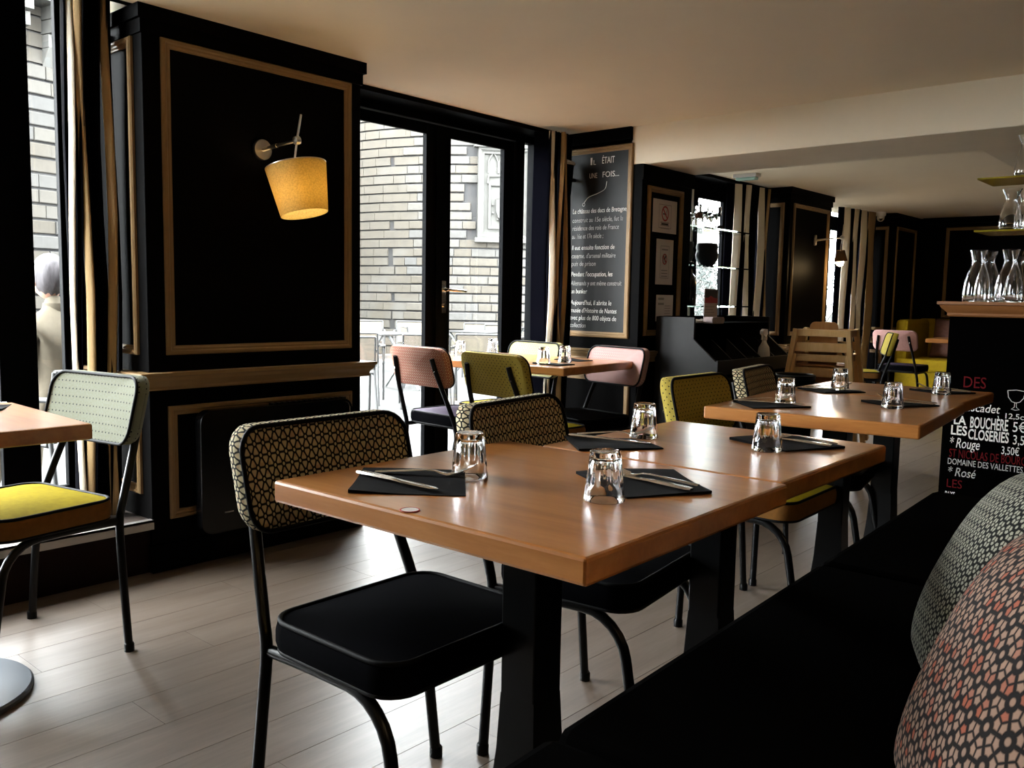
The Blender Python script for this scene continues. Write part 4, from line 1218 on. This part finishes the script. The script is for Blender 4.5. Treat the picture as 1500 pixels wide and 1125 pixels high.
# notices on pillar 2
def notice(label, x0, x1, z0, z1, kind):
    t = thing('notice', label, 'notice', ((x0+x1)/2, 2.990, (z0+z1)/2), 0, 'paper notices on the pillar')
    hw, hh = (x1-x0)/2, (z1-z0)/2
    MB().box(-hw, hw, 0, .0015, -hh, hh).build('sheet', 'paper', t)
    p = MB()
    if kind in ('smoke', 'pet'):
        fw, fh = hw*.52, hh*.72
        for a in (frame_bm((0, 0, 0), E_X, E_Z, -E_Y, -fw, fw, -fh, fh, [(0, .0004), (.0035, .0004)]),): p.v += a.v; p.f += a.f
        for k in range(3): p.box(-fw*.7, fw*.7, -.0006, 0, -fh*.55-k*.018, -fh*.55-k*.018+.006)
        if kind == 'pet': p.box(-fw*.7, fw*.7, -.0006, 0, fh*.72, fh*.72+.009)
        p.build('print', 'paper_line', t)
        r0 = min(hw*.30, .042); c = MB(); cz = .018
        ri = []
        for k in range(33):
            a = 2*pi*k/32; ri.append(((r0*1.0*cos(a)), cz+r0*1.15*sin(a)))
        for k in range(32):
            (a, b_), (c_, d_) = ri[k], ri[k+1]
            q = [(a, b_), (c_, d_), (c_*.78, cz+(d_-cz)*.78), (a*.78, cz+(b_-cz)*.78)]
            i0 = len(c.v); c.v += [(x, -.0008, z) for x, z in q]; c.f.append((i0, i0+1, i0+2, i0+3))
        c.obox((0, -.0008, cz), (r0*.62, 0, r0*.70*-1), (.0, .0002, 0), (.0035, 0, .0035))
        c.build('prohibition_ring', 'red_ink', t)
        k = MB()
        if kind == 'smoke':
            k.box(-r0*.6, r0*.35, -.0007, -.0003, cz-.006, cz+.001).tube([(r0*.40, -.0007, cz+.004), (r0*.30, -.0007, cz+.014), (r0*.45, -.0007, cz+.022)], .0012, 4)
            k.box(-fw*.55, fw*.55, -.0007, 0, cz-r0*1.15-.022, cz-r0*1.15-.012)
        else:
            k.box(-r0*.45, r0*.2, -.0007, -.0003, cz-.002, cz+.010).box(-r0*.45, -r0*.33, -.0007, -.0003, cz-.022, cz).box(r0*.08, r0*.2, -.0007, -.0003, cz-.022, cz).box(r0*.12, r0*.48, -.0007, -.0003, cz+.006, cz+.021)
        k.build('pictogram', 'black_ink', t)
    else:
        for k in range(2): p.box(-hw*.78, -hw*.1, -.0006, 0, hh*.62-k*.032, hh*.62-k*.032+.014)
        for k in range(5): p.box(hw*.0, hw*.7, -.0006, 0, hh*.15-k*.016, hh*.15-k*.016+.004)
        p.build('print', 'paper_line', t)
    return t
notice('white no smoking notice, topmost on the pillar', 4.712, 4.995, 1.522, 1.727, 'smoke')
notice('white no animals notice, middle of three on the pillar', 4.765, 4.966, 1.198, 1.482, 'pet')
notice('lowest white printed notice just above the service station', 4.783, 4.985, .965, 1.132, 'plain')

# ---- bar counter with chalk front, cornice and carafes
BX = 4.70
bar = thing('bar_counter', 'black bar counter with wine prices chalked on its front', 'counter', (BX, .3, 0))
bpy.context.view_layer.update()
MB().box(0, .70, -2.6, .945, 0, 1.045).build('counter_body', 'bench', bar)
MB().box(-.006, 0, -2.4, .935, .08, .985).build('chalk_front', 'bench', bar)
m = MB(); cp_ = [(0, 1.045), (-.006, 1.045), (-.012, 1.052), (-.010, 1.062), (-.022, 1.075), (-.036, 1.090), (-.040, 1.100), (-.050, 1.104), (-.050, 1.118), (.70, 1.118)]
rows = [[(o_, .945-o_ if o_ < .1 else .945+.05, z) for o_, z in cp_], [(o_, -2.6, z) for o_, z in cp_]]
m.grid(rows)
m.grid([[(o_ if o_ < .1 else .70, .945-o_ if o_ < .1 else .995, z) for o_, z in cp_[:-1]], [(.70, .945-o_, z) for o_, z in cp_[:-1]]])
m.build('cornice', 'cornice_wood', bar, smooth=30)
BU = -E_Y
def BT(s, px_y, z, size, width, m='chalk', **k): return text(s, bar, m, (BX-.0068, px_y, z), BU, V, size, width, **k)
def BT2(s, y, z, h, wd, m='chalk', **k): return BT(s, y, z, h/.70, wd, m, **k)
BT2('DES', 1.165, .700, .055, .100, 'chalk_red')
BT2('Muscadet', 1.185, .585, .040, .190, shear=.2); BT2('12,5cl', .975, .565, .026, .085)
BT2('LA', 1.195, .515, .042, .055, off=.0012); BT2('BOUCHÈRE', 1.120, .505, .054, .165, off=.0012); BT2('5€', .935, .505, .048, .055)
BT2('LES', 1.205, .462, .046, .072, off=.0012); BT2('CLOSERIES', 1.125, .448, .050, .178, off=.0012); BT2('3,50', .930, .445, .045, .07)
BT2('* Rouge', 1.208, .398, .050, .135, shear=.2); BT2('3,50€', .975, .392, .038, .075)
BT2('ST NICOLAS DE BOURGUEIL', 1.205, .348, .042, .40, 'chalk_red')
BT2('DOMAINE DES VALLETTES', 1.210, .312, .030, .33, 'chalk_dim')
BT2('* Rosé', 1.208, .255, .044, .125, shear=.2, m='chalk_dim')
BT2('LES', 1.210, .195, .042, .07, 'chalk_red'); BT2('PAYS', 1.212, .150, .024, .045)
gx = BX-.0072
def yz(l): return [(gx, y, z) for y, z in l]
m = MB().tube(yz([(.965, .700), (.960, .668), (.945, .648), (.928, .643), (.911, .648), (.896, .668), (.891, .700)]), .0016, 5).tube(yz([(.965, .700), (.928, .705), (.891, .700)]), .0014, 5)
m.tube(yz([(.932, .643), (.933, .622), (.945, .612), (.928, .608), (.911, .612), (.924, .622), (.925, .643)]), .0014, 5)
o = m.build('chalk_glass_drawing', 'chalk', bar); o.matrix_parent_inverse = bar.matrix_world.inverted()

def carafe_mesh(h=.25, rb=.062, rn=.028, rl=.040, wall=.0028):
    out = [(0.0001, 0), (rb*.94, 0), (rb, .006), (rb*.99, h*.18), (rb*.90, h*.40), (rb*.70, h*.58), (rb*.52, h*.70), (rn, h*.775), (rn*1.03, h*.82), (rl*.92, h*.96), (rl, h)]
    inn = [(max(.0001, r_-wall), z+(.008 if r_ < .001 or z < .007 else 0)) for r_, z in out]
    inn[0] = (.0001, .009)
    m = MB(); m.lathe(out+inn[::-1], 36); return m
CA = carafe_mesh().build('carafe', 'glass', None, smooth=45); weld(CA)
CB = carafe_mesh(.195, .050, .027, .043).build('jug', 'glass', None, smooth=45); weld(CB)
def put_glass(o, x, y, z, label, cat, grp, s=1.0):
    if o.get('label'): o = o.copy(); COL.objects.link(o)
    o.location = (x, y, z+.0004); o.scale = (s, s, s); return tag(o, label, cat, grp)
Gc = 'glass carafes on the bar'
for (x, y), lb_ in (((4.735, 1.140), 'empty glass carafe on the bar, front row, leftmost'), ((4.735, 1.000), 'empty glass carafe on the bar, front row, second'), ((4.735, .865), 'empty glass carafe on the bar, front row, third'),
                    ((4.87, 1.125), 'empty glass carafe on the bar, back row, leftmost'), ((4.87, .99), 'empty glass carafe on the bar, back row, second'), ((4.735, .735), 'empty glass carafe on the bar, front row, cut by the frame')):
    put_glass(CA, x, y, 1.118, lb_, 'carafe', Gc)
for z, lb_ in ((1.462, 'lower yellow tinted glass shelf hanging over the bar'), (1.710, 'upper yellow tinted glass shelf hanging over the bar')):
    sf = thing('glass_shelf', lb_, 'shelf', (BX, .2, z), 0, 'glass shelves over the bar')
    MB().box(0, .30, -.9, .963, -.008, 0).build('glass_plate', 'amber_glass', sf)
    for yy in (.35, -.7):
        MB().tube([(.05, yy, 0), (.05, yy, 1.925-z if z > 1.6 else .24)], .006, 8).tube([(.25, yy, 0), (.25, yy, 1.925-z if z > 1.6 else .24)], .006, 8).build('hanger_rod', 'chrome', sf)
for (x, y, z), lb_ in (((4.78, 1.025, 1.462), 'small glass jug on the lower hanging shelf, leftmost'), ((4.78, .925, 1.462), 'small glass jug on the lower hanging shelf, second'), ((4.90, .985, 1.462), 'small glass jug on the lower hanging shelf, behind the others'),
                       ((4.78, .975, 1.710), 'small glass jug on the upper hanging shelf, leftmost'), ((4.90, .90, 1.710), 'small glass jug on the upper hanging shelf, behind')):
    put_glass(CB, x, y, z, lb_, 'jug', 'glass jugs on the hanging shelves')

# ---- service station
st = thing('service_station', 'charcoal service station with sloping cutlery compartments', 'station', (4.75, 2.35, 0))
pr = [(.615, .0), (.615, .998), (.345, .998), (.345, .865), (.190, .735), (.190, .0)]
MB().prism(pr, 0, .018, 'X').build('side_panel', 'station', st, bevel=.0015)
MB().prism(pr, 1.03, 1.048, 'X').build('side_panel', 'station', st, bevel=.0015)
MB().box(.018, 1.03, .350, .600, .945, .960).build('top_board', 'bench', st)
MB().box(.018, 1.03, .598, .612, .1, 1.0).build('back_board', 'bench', st)
MB().box(.0, 1.048, .176, .192, .655, .742).build('front_rail', 'station', st, bevel=.0015)
MB().box(.018, 1.03, .20, .60, .63, .645).box(.018, 1.03, .595, .600, .1, .9).build('tray_board', 'bench', st)
MB().box(.018, 1.03, .22, .235, .02, .63).build('lower_front', 'station', st)
for k in range(1, 5):
    MB().prism([(.345, .86), (.192, .735), (.192, .65), (.345, .65)], .018+k*.2, .026+k*.2, 'X').build('divider', 'station', st)
ms = thing('menu_stand', 'small printed card with a red picture standing on the station', 'card', (5.065, 2.76, .961))
MB().box(-.085, .085, -.002, .002, 0, .215).build('card', 'paper', ms)
MB().box(-.080, .080, -.0028, -.002, .150, .208).build('sky_print', 'slate_blue', ms)
MB().prism([(-.080, .125), (.080, .125), (.080, .155), (.03, .160), (-.01, .172), (-.04, .158), (-.080, .160)], -.0034, -.0028, 'Y').build('picture_print', 'red_ink', ms)
mm = MB()
for k in range(5): mm.box(-.07, .045-.02*(k % 2), -.0028, -.002, .10-k*.018, .103-k*.018)
mm.build('print', 'paper_line', ms)
MB().box(-.085, .085, -.03, .03, -.001, .003).build('foot', 'pane', ms)
pp = thing('paper_pile', 'loose white papers and folded cloth on the station top', 'papers', (4.90, 2.74, .9605))
for k in range(3):
    rows = [[(-.11+.22*i/6+.01*k, -.045+.11*j/5, .006+.004*k+.012*abs(sin(i*.9+k))*(j/5)) for j in range(6)] for i in range(7)]
    q = MB().grid(rows).build('sheet', 'paper', pp, smooth=60, fix=False); q.modifiers.new('t', 'SOLIDIFY').thickness = .0015
MB().prism([(x, z) for x, z in rrect(.16, .040, .018, 5)], -.09, -.03, 'Y').build('folded_cloth', 'cloth_pale', pp, (.03, -.02, .0205), smooth=40)
sb = thing('spray_bottle', 'white spray bottle on the end of the station', 'bottle', (5.52, 2.60, .6453))
sb.scale = (1.05, 1.05, 1.22)
MB().lathe([(0, 0), (.036, 0), (.038, .006), (.038, .09), (.033, .125), (.016, .150), (.013, .165), (0, .165)], 24).build('bottle', 'white_plastic', sb, smooth=40)
MB().lathe([(.016, .163), (.018, .166), (.018, .185), (0, .185)], 16).prism([(-.045, .20), (-.045, .214), (-.02, .226), (.02, .224), (.028, .20), (.010, .185), (-.012, .185)], -.011, .011, 'Y').prism([(-.030, .20), (-.022, .20), (-.030, .168), (-.038, .166)], -.005, .005, 'Y').build('trigger', 'white_plastic', sb, smooth=30)
MB().lathe([(.0384, .006), (.0386, .02), (.0384, .035)], 24).build('label', 'slate_blue', sb, smooth=60)
bk = thing('bucket', 'small dark cup standing in the station compartment', 'cup', (5.31, 2.62, .6453))
MB().lathe([(0, .0), (.036, 0), (.048, .10), (.050, .10), (.0455, .098), (.034, .004), (0, .004)], 24).build('cup', 'station', bk, smooth=40)
wb_ = thing('waste_bin', 'black swing top bin beside the wooden high chairs', 'bin', (5.21, 2.25, 0))
wb_.scale = (1, 1, 1.18)
MB().lathe([(0, 0), (.105, 0), (.125, .50), (.128, .53), (.122, .53), (.105, .10), (0, .10)], 28).build('body', 'black_frame', wb_, smooth=40)
MB().lathe([(.118, .53), (.130, .535), (.130, .555), (.120, .56), (.112, .555)], 28, close=True).build('rim', 'black_tube', wb_, smooth=40)

# ---- glass wall shelves with bottles before window 2
for k, (z, lb_) in enumerate(((1.60, 'topmost glass wall shelf before the service window'), (1.335, 'middle glass wall shelf before the service window'), (1.055, 'lowest glass wall shelf before the service window'))):
    g_ = thing('glass_shelf', lb_, 'shelf', (5.20, 3.06, z), 0, 'glass shelves before the service window')
    MB().box(0, 1.02, 0, .28, 0, .010).build('glass_plate', 'shelf_glass', g_)
    MB().box(.0, .02, .08, .2, -.02, 0).build('bracket', 'chrome', g_)
rod = thing('shelf_rail', 'slim chrome upright carrying the glass wall shelves', 'rail', (5.78, 3.33, 0))
MB().tube([(0, 0, 0), (0, 0, 2.08)], .008, 8).build('upright', 'chrome', rod)
def bottle(o, x, y, z, lb_, cat='bottle', grp='bottles on the glass wall shelves'): return put_glass(o, x, y, z, lb_, cat, grp)
DB = MB().lathe([(0, 0), (.036, 0), (.038, .005), (.038, .17), (.030, .20), (.014, .225), (.0135, .285), (.016, .288), (.016, .30), (0, .30)], 24).build('bottle', 'dark_glass', None, smooth=40)
VS = MB().lathe([(0, 0), (.045, 0), (.052, .01), (.078, .055), (.082, .085), (.074, .115), (.079, .135), (.074, .165), (.066, .165), (.060, .10), (0, .02)], 24, fn=lambda r_, z, th: r_*(1+.035*sin(9*th)*sin(z*60))).build('vase', 'vase', None, smooth=50)
WG = MB().lathe([(0, 0), (.030, 0), (.031, .003), (.006, .008), (.004, .07), (.010, .08), (.033, .11), (.036, .135), (.030, .165), (.0285, .165), (.034, .135), (.030, .112), (0, .085)], 24).build('wine_glass', 'glass', None, smooth=45); weld(WG)
bottle(VS, 5.73, 3.17, 1.345, 'black rough ceramic vase on the middle glass shelf', 'vase', 'vases on the glass wall shelves')
bottle(VS, 5.47, 3.22, 1.345, 'black rough ceramic vase half hidden by the notice pillar', 'vase', 'vases on the glass wall shelves')
for k, (x, y, z, lb_) in enumerate(((5.42, 3.12, 1.065, 'dark bottle on the lowest glass shelf, by the pillar'), (5.52, 3.17, 1.065, 'dark bottle on the lowest glass shelf, second'), (5.46, 3.26, 1.065, 'dark bottle on the lowest glass shelf, behind'), (5.50, 3.26, 1.61, 'dark tall bottle on the topmost glass shelf'))):
    bottle(DB, x, y, z, lb_)
for k, (x, y) in enumerate(((5.60, 3.14), (5.70, 3.16), (5.80, 3.14), (5.67, 3.26), (5.79, 3.27), (5.90, 3.24))):
    bottle(WG, x, y, 1.61, ['wine glass on the topmost glass shelf, front left', 'wine glass on the topmost glass shelf, front middle', 'wine glass on the topmost glass shelf, front right', 'wine glass on the topmost glass shelf, back left', 'wine glass on the topmost glass shelf, back middle', 'wine glass on the topmost glass shelf, back right'][k], 'glass', 'wine glasses on the topmost glass shelf')
cj = thing('corked_jar', 'little glass jar with brown lid among the wine glasses', 'jar', (5.52, 3.13, 1.6104))
MB().lathe([(0, 0), (.026, 0), (.027, .004), (.027, .06), (.0, .062)], 16).build('jar', 'glass', cj, smooth=40)
MB().lathe([(0, .062), (.028, .062), (.028, .098), (0, .100)], 16).build('lid', 'brown_bottle', cj, smooth=40)
sj = thing('small_dark_jar', 'small dark jar standing behind the wine glasses', 'jar', (5.86, 3.15, 1.6104))
MB().lathe([(0, 0), (.028, 0), (.030, .004), (.030, .035), (0, .036)], 16).build('jar', 'vase', sj, smooth=40)

# ---- stacked wooden high chairs
def high_chair(loc, rz, label):
    t = thing('high_chair', label, 'high chair', loc, R(rz), 'stacked wooden high chairs')
    # splayed legs: foot half-size .25, head half-size .165
    F, Hd, H = .255, .165, .76
    def at(sx, sy, z): k = F+(Hd-F)*z/H; return (sx*k, sy*k, z)
    for sx in (-1, 1):
        for sy in (-1, 1):
            MB().bar(at(sx, sy, 0), at(sx, sy, H), .030, .062, up=(sx*.999, 0, .02)).build('leg', 'beech', t, bevel=.003)
    for sx in (-1, 1):                       # side panels
        for z0, h_ in ((.738, .044), (.645, .058), (.34, .06)):
            k = F+(Hd-F)*z0/H
            MB().obox((sx*(k-.002), 0, z0), (.011, 0, -sx*.0013), (0, k-.01, 0), (-sx*.004, 0, h_/2)).build('side_rail', 'beech', t, bevel=.002)
    for sy, zz in ((1, ((.66, .16), (.42, .07))), (-1, ((.735, .045), (.36, .07)))):
        for z0, h_ in zz:
            k = F+(Hd-F)*z0/H
            MB().obox((0, sy*(k-.004), z0), (k-.012, 0, 0), (0, .009, 0), (0, 0, h_/2)).build('cross_rail', 'beech_orange', t, bevel=.002)
    MB().box(-.16, .16, -.15, .16, .515, .530).build('seat', 'beech_orange', t, bevel=.004)
    m = MB().prism([(x, z+.69) for x, z in rrect(.18, .24, .035, 5)], -.105, -.093, 'X')
    m.build('backrest', 'beech_orange', t, bevel=.003)
    for sx in (-1, 1):
        MB().tube([(sx*.05, .145, .74), (sx*.06, .05, .70), (sx*.09, -.10, .66), (sx*.10, -.15, .56)], .008, 6).build('strap', 'strap', t)
    for z0 in (.60, .45):
        for sy in (-1, 1):
            k = F+(Hd-F)*z0/H
    return t
high_chair((5.83, 2.305, 0), 12, 'varnished wooden high chair at the bottom of the stack')
high_chair((5.83, 2.305, .165), 12, 'varnished wooden high chair stacked on top of another')

# ---- far seating
sf = thing('sofa', 'mustard velvet sofa bench against the far wall', 'sofa', (10.60, 2.46, 0))
MB().box(-.40, .48, -.55, .78, .12, .36).build('base', 'mustard', sf, bevel=.012)
MB().box(-.42, .42, -.55, .78, .36, .50).build('seat_cushion', 'mustard', sf, bevel=.025)
MB().box(.36, .50, -.55, .78, .36, .94).build('backrest', 'mustard', sf, bevel=.03)
MB().box(-.40, .50, .66, .80, .36, .93).build('armrest', 'mustard', sf, bevel=.04)
MB().box(-.38, .46, -.5, .75, 0, .12).build('plinth', 'bench', sf)
cushion('cushion', 'dusty pink cushion leaning on the mustard sofa, right', 'cush_pink', (10.80, 2.27, .715), look_rot((-.9, .0, .30), R(4)), .46, .16, 'dusty pink sofa cushions')
cushion('cushion', 'dusty pink cushion leaning on the mustard sofa, left', 'cush_pink', (10.80, 2.80, .715), look_rot((-.9, -.1, .30), R(-3)), .46, .16, 'dusty pink sofa cushions')

# ---- ceiling fittings
el = thing('emergency_light', 'small emergency light box on the ceiling near the striped curtain', 'light', (6.60, 3.32, H2))
MB().box(-.045, .045, -.10, .10, -.028, 0).build('housing', 'white_plastic', el, bevel=.005)
MB().box(-.032, .032, -.085, .085, -.050, -.028).build('lens', 'led', el, bevel=.006)
cm = thing('security_camera', 'white dome security camera under the ceiling in the far corner', 'camera', (10.12, 3.46, H2))
MB().lathe([(0, 0), (.055, 0), (.055, -.03), (.048, -.045), (0, -.045)], 24).build('mount', 'white_plastic', cm, smooth=40)
MB().lathe([(0, -.105), (.018, -.102), (.036, -.085), (.042, -.06), (.038, -.042), (0, -.042)], 24).build('dome', 'white_plastic', cm, smooth=50)
MB().lathe([(0, 0), (.017, 0), (.017, .012), (0, .012)], 16).build('lens', 'dark_glass', cm, (-.025, -.012, -.082), (R(20), R(-75), 0), smooth=40)

# ================================================================ PERSON outside the left window
pn = thing('person', 'person with grey hair and beige jacket sitting outside the left window', 'person', (1.97, 5.0, -.08), R(14))
# seated body seen from behind (faces +y)
bmv = [(0, .0, .50), (0, -.02, .66), (0, -.03, .84), (0, .00, 1.00), (0, .035, 1.075), (0, .06, 1.15),
       (.10, .02, .50), (.12, .42, .50), (.12, .46, .08), (.12, .58, .05), (-.10, .02, .50), (-.12, .42, .50), (-.12, .46, .08), (-.12, .58, .05),
       (.175, .0, .975), (.23, .05, .74), (.14, .27, .66), (.08, .33, .66), (-.175, .0, .975), (-.23, .05, .74), (-.14, .27, .66), (-.08, .33, .66)]
bme = [(0, 1), (1, 2), (2, 3), (3, 4), (4, 5), (0, 6), (6, 7), (7, 8), (8, 9), (0, 10), (10, 11), (11, 12), (12, 13), (3, 14), (14, 15), (15, 16), (16, 17), (3, 18), (18, 19), (19, 20), (20, 21)]
rad = [(.15, .12), (.15, .11), (.17, .115), (.14, .10), (.055, .055), (.05, .05), (.10, .09), (.07, .07), (.05, .05), (.045, .03), (.10, .09), (.07, .07), (.05, .05), (.045, .03),
       (.07, .065), (.052, .05), (.04, .04), (.03, .022), (.07, .065), (.052, .05), (.04, .04), (.03, .022)]
me = bpy.data.meshes.new('body'); me.from_pydata(bmv, bme, [])
bo = bpy.data.objects.new('body', me); COL.objects.link(bo); bo.parent = pn
me.materials.append(MT['jacket'])
sk = bo.modifiers.new('skin', 'SKIN'); sk.use_smooth_shade = True
bo.data.skin_vertices[0].data[0].use_root = True
for v, r_ in zip(bo.data.skin_vertices[0].data, rad): v.radius = r_
ss = bo.modifiers.new('sub', 'SUBSURF'); ss.levels = 2; ss.render_levels = 2
def ell(name, m, c, r_, par, n=20, fn=None):
    mb = MB(); rows = []
    for i in range(n+1):
        t = pi*i/n
        rows.append([])
        for j in range(2*n+1):
            a = 2*pi*j/(2*n); k = fn(t, a) if fn else 1
            rows[-1].append((c[0]+r_[0]*sin(t)*cos(a)*k, c[1]+r_[1]*sin(t)*sin(a)*k, c[2]+r_[2]*cos(t)*k))
    mb.grid(rows); return mb.build(name, m, par, smooth=80)
hd = ell('head', 'skin', (0, .085, 1.235), (.072, .090, .112), pn, fn=lambda t, a: 1+.06*max(0, sin(a))*max(0, cos((t-1.75)*2.2)))
ell('hair', 'hair', (0, .072, 1.255), (.088, .098, .118), pn, fn=lambda t, a: (1+.02*sin(9*a+3*t)) if not (sin(a) > .25 and t > 1.05) else .72)
for s in (-1, 1): ell('ear', 'skin', (s*.078, .09, 1.225), (.012, .02, .03), hd, 8)
ell('nose', 'skin', (0, .182, 1.225), (.014, .02, .022), hd, 8)
for s in (-1, 1): ell('eye', 'paper', (s*.03, .160, 1.245), (.011, .009, .008), hd, 8)
MB().tube([(-.022, .166, 1.178), (0, .172, 1.176), (.022, .166, 1.178)], .004, 6).build('mouth', 'red_ink', hd)
MB().lathe([(.062, 1.04), (.068, 1.075), (.064, 1.105), (.058, 1.105), (.056, 1.04)], 24, close=True).build('collar', 'jacket', pn, (0, .03, 0), smooth=50)
for s in (-1, 1):
    hn = MB()
    for k in range(4):
        x0 = s*.075-s*(k*.017-.026)
        hn.tube([(x0, .345, .655), (x0, .385, .652), (x0, .408-.004*abs(k-1), .640), (x0, .414-.004*abs(k-1), .625)], [.0085, .008, .0075, .006], 6)
    hn.tube([(s*.052, .335, .655), (s*.036, .362, .66), (s*.034, .388, .655)], [.010, .009, .007], 6)
    hn.obox((s*.078, .335, .655), (.034, 0, 0), (0, .032, 0), (0, 0, .012))
    hn.build('hand', 'skin', pn, smooth=60)
tc2 = dup(tc, (1.97, 4.96, -.12), R(14)+pi, 'tan backed terrace chair carrying the seated person')

# ---------------------------------------------------------------- fit the lettering to its measured widths
bpy.context.view_layer.update()
for ob, wd in _texts:
    if wd and ob.dimensions.x > 1e-5:
        ob.scale = (wd/ob.dimensions.x, 1, 1)
bpy.context.view_layer.update()
dg = bpy.context.evaluated_depsgraph_get()
for ob, wd in _texts:
    me = bpy.data.meshes.new_from_object(ob.evaluated_get(dg))
    me.name = ob.name
    nm = ob.name; par = ob.parent; mw_ = ob.matrix_world.copy()
    cu = ob.data; bpy.data.objects.remove(ob); bpy.data.curves.remove(cu)
    n_ = bpy.data.objects.new('chalk_writing', me); COL.objects.link(n_)
    n_.parent = par; n_.matrix_parent_inverse = par.matrix_world.inverted(); n_.matrix_world = mw_
